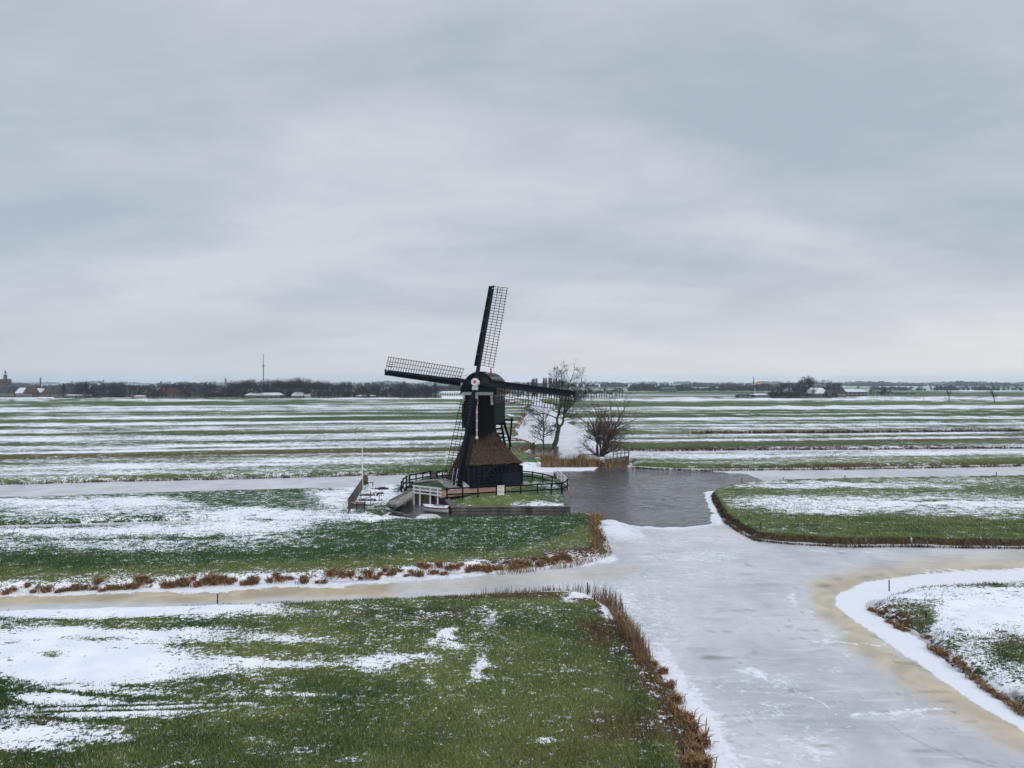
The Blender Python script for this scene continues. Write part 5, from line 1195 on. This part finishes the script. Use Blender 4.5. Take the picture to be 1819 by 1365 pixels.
# ================================================================== FAR TREES
def far_mesh(seed, h, w_, kind):
    rg = random.Random(seed); a, b = MB(), MB()
    if kind == 'round':
        a.tube([V(0,0,-.5), V(rg.uniform(-.3,.3),0,h*.3), V(rg.uniform(-.5,.5),0,h*.7)], [.35,.28,.12], 5)
        for i in range(8):
            an = rg.uniform(0, 6.28); z0 = h*rg.uniform(.2,.5); a.tube([V(0,0,z0), V(math.cos(an)*w_*.35, math.sin(an)*w_*.35, z0+h*rg.uniform(.2,.4))], [.14,.05], 3, cap=False)
        nl = 9; lobes = []
        for i in range(nl):
            an = rg.uniform(0,6.28); rr2 = rg.uniform(0,.55)*w_/2; lobes.append((math.cos(an)*rr2*1.2, math.sin(an)*rr2, h*rg.uniform(.14,.8), w_*rg.uniform(.18,.3)))
        lobes.append((0,0,h*.8,w_*.22))
        for i in range(620):
            lx, ly, lz, lr = lobes[rg.randrange(len(lobes))]
            u = rg.uniform(-1,1); t_ = rg.uniform(0,6.28); s_ = math.sqrt(1-u*u); k = rg.random()**.5*lr
            p = V(lx+math.cos(t_)*s_*k, ly+math.sin(t_)*s_*k, min(lz+u*k*1.1, h*1.02))
            out_ = (p-V(0,0,h*.35)).normalized(); d = (out_+V(rg.uniform(-.6,.6),rg.uniform(-.6,.6),rg.uniform(-.1,.7))).normalized()*rg.uniform(.6,1.5)
            s2 = d.cross(V(rg.uniform(-1,1),rg.uniform(-1,1),rg.uniform(-1,1))).normalized()*.085
            b.face(p-s2, p+s2, p+d)
    elif kind == 'poplar':
        a.tube([V(0,0,-.5), V(0,0,h*.8)], [.3,.1], 5)
        for i in range(520):
            z = h*rg.uniform(.12, .97); ww = w_/2*(1-abs(z/h-.5)*1.1); an = rg.uniform(0,6.28); k = rg.random()**.6*ww
            p = V(math.cos(an)*k, math.sin(an)*k, z); d = V(math.cos(an)*.25, math.sin(an)*.25, 1).normalized()*rg.uniform(.7,1.6); s2 = d.cross(V(rg.uniform(-1,1),rg.uniform(-1,1),0)).normalized()*.09
            b.face(p-s2, p+s2, p+d)
    elif kind == 'conifer':
        a.tube([V(0,0,-.5), V(0,0,h*.9)], [.3,.06], 5)
        for i in range(620):
            z = h*rg.uniform(.08, 1)**.85; ww = w_/2*(1-z/h)**.8+.15; an = rg.uniform(0,6.28); k = rg.uniform(.3,1)*ww
            p = V(math.cos(an)*k, math.sin(an)*k, z); d = V(math.cos(an)*.7, math.sin(an)*.7, -.3)*rg.uniform(.5,1.1); s2 = V(-math.sin(an), math.cos(an), 0)*.28
            b.face(p-s2, p+s2, p+d)
    elif kind == 'willow':
        a.tube([V(0,0,-.5), V(0,0,h*.5)], [.5,.3], 5)
        for i in range(1100):
            an = rg.uniform(0,6.28); k = rg.random()**.5*w_/2; z = h*(.98-.5*(k/(w_/2))**2)*rg.uniform(.55,1)
            p = V(math.cos(an)*k, math.sin(an)*k, z); d = V(math.cos(an)*.3, math.sin(an)*.3, -1.3)*rg.uniform(.8,1.8); s2 = V(-math.sin(an), math.cos(an), 0)*.12
            b.face(p-s2, p+s2, p+d)
    return a, b
fm = {}
for kd, n in (('round',8),('poplar',3),('conifer',3),('willow',1)):
    fm[kd] = []
    for i in range(n):
        a, b = far_mesh(100+i*7, 10, {'round':9,'poplar':2.6,'conifer':5,'willow':13}[kd], kd)
        fm[kd].append((a.mesh('trunk', M['fartwig']), b.mesh('crown', {'round':M['fartwig'],'poplar':M['fartwig'],'conifer':M['farever'],'willow':M['willow']}[kd])))
def far_tree(px_, Y_, top, kd, label, group=None, wscale=1.0, i=None, base=.4, cat='tree'):
    X_ = (px_-909.5)/F*Y_; h = (H-base)-(top-HZ)*Y_/F; h = max(h, 2.5)
    tm, cm = fm[kd][(i if i is not None else rnd.randrange(99)) % len(fm[kd])]
    rt = empty({'round':'bare_tree','poplar':'poplar_tree','conifer':'conifer_tree','willow':'willow_tree'}[kd], V(X_, Y_, base), rnd.uniform(0, 6.28), label, cat, group)
    s_ = h/10; rt.scale = (s_*wscale, s_*wscale, s_)
    link('trunk', tm, rt); link('crown', cm, rt)
    return rt
sil = [(44,690),(56,688),(64,684),(80,686),(100,683),(118,684),(128,679),(148,677.5),(157,678),(163,682),(178,683),(196,681),(206,678.5),(215,677.5),(222,681),(240,683),(270,683),(283,684),(300,681),(318,677.5),(332,677),(340,681),(352,682),(365,682),(385,681),(398,683),(405,677),(414,675),(430,675.5),(438,673.5),(450,674),(456,680),(464,683),(470,674),(478,673),(487,674),(493,672.5),(500,676),(508,673),(518,676),(524,672),(535,672),(548,671),(556,676),(566,674.5),(578,677),(586,681),(600,683),(608,677.5),(620,677),(630,679),(637,687),(650,684),(662,683),(668,679.5),(675,686),(690,683),(700,689),(706,679),(715,677),(722,678),(728,688),(738,687),(748,683),(757,682),(764,690),(772,681),(779,686)]
sx = [a for a, b in sil]; sy = [b for a, b in sil]
q = 48.0; k = 0
SEG = [(100,'behind the village roofs at the far left'),(170,'between village and tiny windmill'),(286,'between tiny windmill and dark spire'),(345,'around the orange willow'),(400,'between orange willow and antenna tower'),(468,'between antenna tower and tall radio mast'),(515,'just right of the tall radio mast'),(600,'above the small hipped house'),(700,'over the low snowy sheds'),(900,'near the last conifer of the row')]
def GLs(a):
    for lim, tx in SEG:
        if a < lim: return tx
def GLt(a, hf): return ('front' if hf else 'rear')+' bare row tree '+GLs(a), 'bare trees of the left-hand row, '+('front' if hf else 'rear')+', '+GLs(a)
while q < 780:
    t_ = float(np.interp(q, sx, sy))
    if not (626 < q < 632):
        if 292 < q < 326: far_tree(q, 640, t_+2, 'round', *GLt(q, False), 1.1, k)
        else: far_tree(q, rnd.uniform(548, 566) if q > 130 else 640, t_+rnd.uniform(-.5, 1.5), 'round', *GLt(q, q > 130), rnd.uniform(.85,1.15), k)
    q += rnd.uniform(6.5, 10); k += 1
q = 100.0
while q < 770:
    t_ = float(np.interp(q, sx, sy))
    far_tree(q, rnd.uniform(600, 640), t_+rnd.uniform(2, 5), 'round', *GLt(q, False), 1.25, k); k += 1
    q += rnd.uniform(8, 13)
far_tree(308, 556, 687, 'willow', 'orange-brown weeping willow standing out in the dark left-hand tree row', None, 1.35, 0)
far_tree(773, 548, 681, 'conifer', 'dark conifer at the right end of the left-hand tree row beside the greenhouse', None, 1.5, 0)
for i, (a, t_) in enumerate(((113,681),(153,678),(365,679),(757,684),(742,689),(645,686))):
    far_tree(a, 545, t_, 'conifer', 'dark evergreen among the bare trees of the far left-hand row', 'evergreens in the far left-hand tree row', 1.1, i)
for i in range(110):   # bushes under the row
    bx_ = rnd.uniform(150, 775); far_tree(bx_, rnd.uniform(556, 566), rnd.uniform(692, 699), 'round', 'low dark bush '+GLs(bx_), 'bushes under the left-hand tree row, '+GLs(bx_), 1.9, i, cat='bush')
# poplars and the orchard row to the right of the mill
for i, (a, t_) in enumerate(((938,680),(946,675),(949,674),(953,674),(966,673),(970,672.5),(976,673),(979,673.5),(984,674),(988,673.5),(993,676),(999,677))):
    far_tree(a, 520+rnd.uniform(-6,6), t_, 'poplar', 'slim upright bare poplar in the group showing beside the forked islet tree', 'slim poplars behind the sail on the right', .62, i)
for i in range(24):
    a = 1000+i*4.6; X_, Y_ = at(a, 522); rg = random.Random(300+i % 6); A_, B_ = MB(), MB(); h = 8.2+.8*math.sin(i*1.3)+(1.3 if i > 18 else 0)
    branch(A_, B_, V(0,0,-.2), V(0,0,1), h*.6, .26, 0, rg, dict(wob=.12, up=.05, lv=3, kids=[8,5,4], rmin=.06, first=.55, len=.8, ang=1.15))
    wh_ = 'left part' if i < 8 else ('middle' if i < 16 else 'dark right end')
    rt = empty('orchard_tree', V(X_, Y_, .4), 0, 'small bare tree in the '+wh_+' of the evenly planted row beyond the willow', 'tree', 'evenly planted tree row beyond the willow, '+wh_); A_.build('trunk', M['fartwig'], rt); B_.build('crown', M['fartwig'], rt)
for i in range(8):
    far_tree(905+i*8, 560+rnd.uniform(0,30), 686+rnd.uniform(-2,3), 'round', 'dark bare tree far behind the mill cap and right sail', 'trees far behind the mill cap', 1.1, i)
# farm wood on the right
for i, (a, t_, Y_) in enumerate(((1388,679,640),(1395,681,640),(1402,678,640),(1409,679,630),(1418,677,630),(1425,676,620),(1428,669,600),(1436,668,600),(1440,670,600),(1447,679,600),(1455,678,590),(1462,675,590),(1470,676,590),(1476,678,590),(1482,680,590),(1490,678,590),(1412,688,560),(1420,690,560),(1432,686,560),(1445,688,560),(1372,690,640),(1380,687,640))):
    far_tree(a, Y_, t_, 'round', 'bare tree in the small wood round the farm right of centre', 'trees of the farm wood on the right', .95, i)
for i in range(16):
    far_tree(1368+i*3.4, 535+rnd.uniform(-4,4), 695+rnd.uniform(-2,3), 'round', 'low dark bush in front of the farm wood', 'bushes in front of the farm wood', 1.7, i, cat='bush')
for i, (a, t_) in enumerate(((1552,684),(1559,685),(1566,689),(1547,689),(1572,687))):
    far_tree(a, 640, t_, 'round', 'bare tree beside the long dark barn right of the farm', 'trees beside the long dark barn', .8, i)
for a, t_, yb, lb in ((1686.5,692,712,'lone bare tree left of two in the snowy far right fields'), (1766.5,692,715,'lone bare tree right of two in the snowy far right fields'), (1660.5,686,697,'small dark lone tree farther off, left of the two field trees'), (1525,684,702,'thin bare tree in front of the long dark barn')):
    X_, Y_ = P(a, yb, .4); rg = random.Random(int(a)); A_, B_ = MB(), MB()
    h = (yb-t_)*Y_/F*1.1
    branch(A_, B_, V(0,0,-.2), V(rg.uniform(-.12,.12),0,1).normalized(), h*.62, .3, 0, rg, dict(wob=.1, up=.12, lv=3, kids=[7,5,4], rmin=.07, first=.5, len=.85))
    rt = empty('field_tree', V(X_, Y_, .4), 0, lb, 'tree'); A_.build('trunk', M['fartwig'], rt); B_.build('crown', M['fartwig'], rt)

# far-off woods that read as one mass
def wood(name, px0, px1, Y_, hlo, hhi, seed, label, m=M['fartwig'], n=260, dens=1.0):
    rg = random.Random(seed); mb = MB(); base = V((px0+px1)/2/F*Y_-909.5/F*Y_, Y_, 0)
    ph1, ph2 = rg.uniform(0,9), rg.uniform(0,9)
    for i in range(n):
        a = rg.uniform(px0, px1); t_ = (a-px0)/(px1-px0)
        env = .5+.5*math.sin(a*.06+ph1)*math.sin(a*.023+ph2)
        if rg.random() > dens*(.35+.65*env): continue
        hh = (hlo+(hhi-hlo)*env)*rg.uniform(.6,1.1); Yk = Y_+rg.uniform(-60, 60)
        c = V((a-909.5)/F*Yk, Yk, .2)-base; wd = hh*rg.uniform(.35,.8)
        nk = 7; ring0 = []
        b0 = len(mb.v)
        for lv, (zz_, ww) in enumerate(((0,.7),(.35,1),(.7,.8),(.95,.35))):
            for k in range(nk):
                an = 6.283*k/nk+lv*.4; j = rg.uniform(.75,1.2); mb.v.append((c.x+math.cos(an)*wd*ww*j, c.y+math.sin(an)*wd*ww*j, c.z+hh*zz_*rg.uniform(.92,1.06)))
        for lv in range(3):
            for k in range(nk): mb.f.append((b0+lv*nk+k, b0+lv*nk+(k+1) % nk, b0+(lv+1)*nk+(k+1) % nk, b0+(lv+1)*nk+k))
        mb.f.append(tuple(b0+3*nk+k for k in range(nk)))
    tag(mb.build(name, m, loc=base), label, 'wood', kind='stuff')
wood('distant_wood', -200, 2000, 4800, 10, 24, 1, 'blue line of distant woods along the whole horizon', n=1500, dens=1.6)
wood('distant_wood', -100, 800, 1500, 7, 13, 2, 'distant woods showing behind the left-hand tree row', n=420, dens=1.3)
wood('distant_wood', 820, 1420, 1900, 7, 13, 3, 'distant woods on the horizon right of the mill', n=420, dens=1.2)
wood('distant_wood', 1120, 1420, 1050, 4, 11, 4, 'nearer dark hedges and woods right of the orchard row', n=330, dens=1.2)
wood('distant_wood', 1480, 2000, 2400, 8, 17, 5, 'blue distant woods on the far right horizon', n=520, dens=1.2)
wood('distant_wood', 1560, 2000, 1100, 3, 7, 6, 'thin dark hedge line across the far right fields', n=260, dens=1.0)
wood('distant_wood', 640, 830, 1000, 5, 9, 7, 'hazy hedges behind the end of the left-hand tree row', n=160, dens=1.0)

# ================================================================== FAR BUILDINGS
def house(name, px0, px1, Y_, eave, ridge, depth, label, cat='house', wall=M['farbrick'], roof=M['tile'], gable=False, wins=3, rows=1, winm=M['farwhite'], rz=0, chim=0, z0=.4, door=False):
    x0 = (px0-909.5)/F*Y_; x1 = (px1-909.5)/F*Y_; wd = x1-x0; cx_ = (x0+x1)/2
    rt = empty(name, V(cx_, Y_, z0), rz, label, cat); h2 = wd/2
    mb = MB(); mb.box(-h2, h2, 0, depth, -.3, eave); mb.build('wall', wall, rt)
    ov = .35; m2 = MB()
    if gable:
        m2.prism([V(-h2,0,eave-.01), V(h2,0,eave-.01), V(0,0,ridge-.15)], V(0,depth,0)); g = m2.build('gable', wall, rt)
        r1 = MB(); r1.prism([V(-h2-ov,-ov,eave-.25), V(0,-ov,ridge), V(0,-ov,ridge+.22), V(-h2-ov,-ov,eave-.03)], V(0,depth+2*ov,0)); ro = r1.build('roof', roof, rt)
        r1 = MB(); r1.prism([V(h2+ov,-ov,eave-.25), V(0,-ov,ridge), V(0,-ov,ridge+.22), V(h2+ov,-ov,eave-.03)], V(0,depth+2*ov,0)); r1.build('roof', roof, rt)
    else:
        r1 = MB(); hip = min(h2*.25, 2.5)
        r1.v = [(-h2-ov,-ov,eave),(h2+ov,-ov,eave),(h2+ov,depth+ov,eave),(-h2-ov,depth+ov,eave),(-h2-ov+hip,depth/2,ridge),(h2+ov-hip,depth/2,ridge),(-h2-ov,-ov,eave-.15),(h2+ov,-ov,eave-.15),(h2+ov,depth+ov,eave-.15),(-h2-ov,depth+ov,eave-.15)]
        r1.f = [(0,1,5,4),(1,2,5),(2,3,4,5),(3,0,4),(6,7,1,0),(7,8,2,1),(8,9,3,2),(9,6,0,3),(9,8,7,6)]; ro = r1.build('roof', roof, rt)
    if chim:
        c_ = MB(); c_.box(-h2*.5-.4, -h2*.5+.4, depth/2-.4, depth/2+.4, ridge-1.0, ridge+1.0); c_.build('chimney', M['farbrick'], ro)
    for r in range(rows):
        zc = eave*(.5+r)/rows
        for i in range(wins):
            xc = -h2+wd*(i+.5)/wins; ww = min(1.0, wd/wins*.3); wh_ = min(.8, eave/rows*.28)
            m3 = MB(); m3.box(xc-ww, xc+ww, -.08, 0.02, zc-wh_, zc+wh_); wo = m3.build('window', winm, rt)
            m3 = MB(); m3.box(xc-ww*.8, xc+ww*.8, -.12, -.07, zc-wh_*.75, zc+wh_*.75); m3.build('pane', M['glass'], wo)
    return rt
# village church
Y_ = 900; sc_y = Y_/F
rt = empty('village_church', V((6.5-909.5)*sc_y, Y_, .4), 0, 'brick village church with domed spire and long slate roofed nave at the far left', 'church')
u = sc_y
def zz_(p): return 12-(p-680)*u-.4
mb = MB(); mb.box(-5.5*u,6*u,-2,8,-.5,zz_(674.5)); mb.build('tower', M['farbrick'], rt)
mb = MB(); mb.box(-6*u,6.5*u,-2.4,8.4,zz_(674.5),zz_(673.7)); mb.build('balustrade', M['farbrick2'], rt)
mb = MB(); mb.tube([V(0,3,zz_(674)), V(0,3,zz_(670.5)), V(0,3,zz_(669.8))], [3*u,2.8*u,3*u], 8); mb.build('octagon', M['farbrick2'], rt)
mb = MB(); mb.tube([V(0,3,zz_(p)) for p in (670,668.5,666.5,665.5,664.8,663,661.5,660.5,659.5,658,656.8)], [k_*u for k_ in (2.6,2.9,2.2,1.6,1.9,1.5,1.7,1.2,.6,.3,.1)], 8); mb.build('spire', M['slate'], rt)
mb = MB(); mb.tube([V(0,3,zz_(665.6)), V(0,3,zz_(663.6))], [1.95*u,1.95*u], 8); mb.build('lantern', M['farwhite'], rt)
mb = MB(); mb.tube([V(0,3,zz_(657)), V(0,3,zz_(655.5))], [.3,.1], 4); mb.build('vane', M['metal'], rt)
for x_ in (-2.5, 2.2):
    mb = MB(); mb.box((x_-.8)*u,(x_+.8)*u,-2.25,-2.0,zz_(680),zz_(676.5)); mb.build('belfry_window', M['glass'], rt)
mb = MB(); mb.box(6*u,40*u,-3,12,-.5,zz_(687)); mb.build('nave_wall', M['farbrick2'], rt)
mb = MB(); mb.v = [(6*u,-4,zz_(688)),(43*u,-4,zz_(689)),(43*u,13,zz_(689)),(6*u,13,zz_(688)),(6*u,4.5,zz_(681)),(34*u,4.5,zz_(681))]; mb.f = [(0,1,5,4),(1,2,5),(2,3,4,5),(3,0,4),(3,2,1,0)]; mb.build('nave_roof', M['slate'], rt)
for i in range(4):
    mb = MB(); mb.box((10+i*8)*u,(12+i*8)*u,-3.2,-3,zz_(695),zz_(690)); mb.build('nave_window', M['glass'], rt)
mb = MB(); mb.prism([V(32*u,-4.4,zz_(690)), V(44*u,-4.4,zz_(690)), V(38*u,-4.4,zz_(683))], V(0,6,0)); mb.build('transept_gable', M['farbrick'], rt)
# factory chimney
rt = empty('factory_chimney', V((72-909.5)/F*1100, 1100, 0), 0, 'slim tall brick chimney rising behind the village at the left', 'chimney')
u = 1100/F
mb = MB(); mb.tube([V(0,0,0), V(0,0,12+9*u)], [1.35*u, .95*u], 10); mb.build('shaft', M['farbrick'], rt); mb = MB(); mb.tube([V(0,0,12+8.6*u), V(0,0,12+9.2*u)], [1.1*u]*2, 10); mb.build('rim', M['farbrick2'], rt)
# radio mast
rt = empty('radio_mast', V((467.8-909.5)/F*800, 800, 0), 0, 'very tall slim grey radio mast rising above the left-hand trees', 'mast'); u = 800/F
mb = MB(); mb.tube([V(0,0,0), V(0,0,12+31*u)], [.75,.55], 6); mb.build('lower_mast', M['metal'], rt)
mb = MB(); mb.tube([V(0,0,12+31*u), V(0,0,12+48*u), V(0,0,12+52.5*u)], [.42,.3,.12], 6); mb.build('upper_mast', M['metal'], rt)
for z, wd_ in ((28.5,1.5),(30,1.5)):
    mb = MB(); mb.tube([V(0,0,12+z*u), V(0,0,12+(z+1.2)*u)], [wd_, wd_], 8); mb.build('antenna_drum', M['metal'], rt)
for z in (47.5, 49):
    mb = MB(); mb.bar(V(-1.3,0,12+z*u), V(1.3,0,12+z*u), .3); mb.build('antenna_arm', M['metal'], rt)
# telephone tower at 400, little spire 286
rt = empty('antenna_tower', V((400.5-909.5)/F*620, 620, 0), 0, 'short lattice antenna tower poking above the left-hand tree row', 'mast'); u = 620/F
mb = MB(); mb.tube([V(0,0,0), V(0,0,12+5*u)], [.8,.5], 6); mb.build('mast_body', M['metal'], rt)
for z, w2 in ((3.2,1.1),(4.6,1.4),(6.2,.9)):
    mb = MB(); mb.tube([V(0,0,12+z*u), V(0,0,12+(z+1.1)*u)], [w2,w2*.8], 8); mb.build('antenna_ring', M['metal'], rt)
mb = MB(); mb.tube([V(0,0,12+5*u), V(0,0,12+10.5*u)], [.3,.12], 5); mb.build('aerial', M['metal'], rt)
rt = empty('church_spire', V((286-909.5)/F*900, 900, 0), 0, 'small dark pointed spire above the trees left of the orange willow', 'spire'); u = 900/F
mb = MB(); mb.box(-1.2*u,1.2*u,-1,1,0,12+.5*u); mb.build('tower', M['farbrick2'], rt); mb = MB(); mb.tube([V(0,0,12+.5*u), V(0,0,12+3.8*u)], [1.4*u,.1*u], 6); mb.build('spire_cap', M['slate'], rt)
# far windmill in the village trees
rt = empty('far_windmill', V((184-909.5)/F*640, 640, 0), 0, 'tiny dark windmill whose crossed sails stick out above the village trees', 'windmill'); u = 640/F
mb = MB(); mb.tube([V(0,0,0), V(0,0,12-3*u), V(0,0,12-.5*u)], [3*u,1.9*u,1.2*u], 8); mb.build('tower', M['fardark'], rt)
for a_ in (20, 110, 200, 290):
    d_ = V(math.sin(R(a_+8)),0,math.cos(R(a_+8))); mb = MB(); mb.bar(V(0,-3,12-1*u), V(0,-3,12-1*u)+d_*7*u, .55, .3); mb.bar(V(0,-3,12-1*u)+d_*2*u+V(.25,0,0), V(0,-3,12-1*u)+d_*6.8*u+V(.25,0,0), .9, .1, up=(0,1,0)); mb.build('sail', M['fardark'], rt)
# village houses on the left
house('village_house', -4, 14, 560, 4.0, 7.2, 8, 'village house with pale lower front at the left picture edge', wall=M['farbrick2'], wins=4, winm=M['farwhite'])
house('village_house', 15, 25, 556, 3.6, 8.2, 9, 'village house with a steep gable second from the left edge', gable=True, wins=2, chim=1)
house('village_house', 27, 41, 556, 3.4, 7.6, 8, 'village house with two bright snow patches on its roof below the church nave', roof=M['snowroof'], wins=4)
house('village_house', 41, 57, 556, 3.0, 8.4, 9, 'broad brown brick gable house below the factory chimney', gable=True, wins=3, roof=M['tilered'])
house('village_house', 58, 72, 600, 3.4, 6.8, 8, 'low village house with a snowy roof right of the brown gable', roof=M['snowroof'], wins=4)
house('village_house', 74, 88, 575, 3.0, 7.0, 9, 'village house with dark red roof among bare trees left of the farmhouse', roof=M['tilered'], wins=3)
house('village_farmhouse', 90, 126, 570, 2.4, 9.2, 12, 'large farmhouse with a wide grey hipped roof at the end of the village', roof=M['tile'], wall=M['farbrick2'], wins=5, cat='farmhouse', chim=1)
house('field_shed', 113, 134, 545, 1.8, 2.6, 6, 'low open shed with snowy flat roof, left of two at the field edge', 'shed', M['fardark'], M['snowroof'], wins=4)
house('field_shed', 136, 155, 545, 1.8, 2.5, 6, 'low open shed with snowy flat roof and white posts beside the left field edge', 'shed', M['fardark'], M['snowroof'], wins=4)
house('field_shed', 238, 254, 545, 1.2, 1.9, 5, 'very low snowy roofed shed under the trees left of the orange willow', 'shed', M['farwhite'], M['snowroof'], wins=3)
house('field_shed', 396, 408, 560, 2.2, 3.8, 6, 'small snowy roofed shed at the foot of the antenna tower', 'shed', M['fardark'], M['snowroof'], wins=2)
house('long_barn', 435, 498, 545, 2.0, 3.9, 10, 'long low barn with a white snow covered roof before the left-hand trees', 'barn', M['fardark'], M['snowroof'], wins=8)
house('field_house', 518, 538, 548, 1.6, 4.2, 8, 'small hipped house with partly snowy roof right of the long white roofed barn', 'house', M['farbrick2'], M['snowroof'], wins=4)
house('field_shed', 541, 549, 546, 1.5, 2.9, 5, 'small white roofed shed beside the hipped house', 'shed', M['farwhite'], M['snowroof'], wins=2)
house('field_shed', 632, 666, 560, 1.0, 1.9, 5, 'row of very low snowy sheds near the right end of the left-hand tree row', 'shed', M['fardark'], M['snowroof'], wins=8)
house('far_house', 643, 660, 700, 4.2, 8.0, 8, 'dark roofed house behind the trees above the low snowy sheds', 'house', M['farbrick2'], M['tile'], wins=3)
house('far_house', 676, 690, 720, 3.8, 7.0, 8, 'house with snowy roof half hidden by the trees near the sail tip', 'house', M['farbrick2'], M['snowroof'], wins=3)
house('greenhouse', 781, 822, 600, 3.0, 4.4, 14, 'pale greenhouse between the last conifer and the mill', 'greenhouse', M['farwhite'], M['snowroof'], wins=10, winm=M['metal'])
# right-hand farm
house('low_barn', 1312, 1336, 545, 1.9, 2.7, 8, 'low black barn at the left end of the farm right of centre', 'barn', M['fardark'], M['tile'], wins=3)
house('low_barn', 1341, 1366, 545, 2.2, 3.2, 8, 'low black barn right of the white mast', 'barn', M['fardark'], M['snowroof'], wins=3)
house('farm_barn', 1443, 1470, 580, 2.8, 7.4, 14, 'wide barn with a hipped snow covered roof in the farm wood', 'barn', M['farbrick2'], M['snowroof'], wins=4)
house('farm_shed', 1470, 1487, 575, 3.0, 5.2, 8, 'dark shed between the snowy barn and the brick gable house', 'shed', M['fardark'], M['tile'], wins=2)
house('brick_gable_house', 1488, 1503, 560, 3.2, 7.8, 9, 'brown brick gable house at the right end of the farm', 'house', M['farbrick'], M['tile'], gable=True, wins=2, rows=1, chim=1)
house('long_dark_barn', 1504, 1540, 620, 3.6, 6.0, 16, 'long dark barn with a snowy roof right of the brick gable house', 'barn', M['fardark'], M['snowroof'], wins=5)
house('low_barn', 1570, 1586, 700, 2.2, 3.4, 10, 'small low dark barn right of the trees beyond the farm', 'barn', M['fardark'], M['tile'], wins=2)
house('far_greenhouse', 1176, 1203, 900, 3.2, 6.2, 16, 'teal roofed glasshouse far off right of the orchard row', 'greenhouse', M['fardark'], M['greenmetal'], wins=5)
house('far_warehouse', 1128, 1170, 1200, 4.0, 6.0, 20, 'flat pale roofed warehouse far off right of the orchard row', 'warehouse', M['fardark'], M['snowroof'], wins=6)
house('yellow_building', 1345, 1353, 1900, 13, 14, 10, 'small yellow building on the horizon left of the farm wood', 'building', M['yellow'], M['tile'], wins=2)
house('far_shed', 1432, 1449, 700, 2.6, 4.5, 8, 'snowy roofed shed half behind the farm trees', 'shed', M['farbrick2'], M['snowroof'], wins=2)
for a, Y_, t_, lb, wd_, mm in ((1341,560,689,'thin white mast standing in front of the low black barns',.16,M['white']), (1338.7,1500,670,'slim dark chimney on the horizon left of the yellow building',1.2,M['farbrick2']), (1729,2200,677,'slim tower on the far right horizon',1.3,M['slate'])):
    rt = empty('slim_mast', V((a-909.5)/F*Y_, Y_, 0), 0, lb, 'mast'); hh = 12-(t_-680)*Y_/F
    mb = MB(); mb.tube([V(0,0,0), V(0,0,hh)], [wd_, wd_*.7], 6); mb.build('pole', mm, rt)
    mb = MB(); mb.tube([V(0,0,0), V(0,0,.6)], [wd_*2, wd_*2], 6); mb.build('footing', M['concrete'], rt)
for i, a in enumerate((1701,1704,1707,1699)):
    far_tree(a, 2000, 676.5+(i % 2), 'poplar', 'poplar in the small upright cluster on the far right horizon', 'poplar cluster on the far right horizon', 1.2, i)
for i in range(22):
    a = 1585+i*11+rnd.uniform(-4,4); far_tree(a, 1000+rnd.uniform(-40,60), 684+rnd.uniform(-1,2.5), 'round', 'small bare tree in the hedge line across the far right fields', 'trees in the far right hedge line', 1.0, i)
far_tree(1571, 900, 683.5, 'round', 'round dark tree standing alone right of the long dark barn', None, 1.3, 2)
far_tree(1572+10, 880, 685, 'round', 'smaller round tree just right of the lone round tree beyond the barn', None, 1.1, 3)
for i in range(14):
    a = rnd.uniform(1590, 1625); x, y = P(a, rnd.uniform(700.3, 701.5), .4)
    mb = MB(); mb.tube([V(-1.5,0,.3), V(-.5,0,.9), V(.7,0,.8), V(1.5,0,.2)], [.4,.8,.7,.3], 5); tag(mb.build('mud_heap', M['piledark'], loc=V(x, y, .3)), 'small dark heap in the loose row beyond the long dark barn', 'heap', 'dark heaps in the fields right of the farm')

# ================================================================== AIR
mb = MB(); mb.box(-7500, 7500, -60, 7500, -1.8, 66)
m = bpy.data.materials.new('winter_haze'); m.use_nodes = True; t = m.node_tree; t.nodes.clear()
o_ = t.nodes.new('ShaderNodeOutputMaterial'); pv = t.nodes.new('ShaderNodeVolumePrincipled'); pv.inputs['Color'].default_value = (.76,.89,1,1); pv.inputs['Density'].default_value = .00013; pv.inputs['Anisotropy'].default_value = 0.0
t.links.new(pv.outputs[0], o_.inputs['Volume'])
tag(mb.build('haze', m), 'thin pale winter haze over the polder', 'haze', kind='stuff')
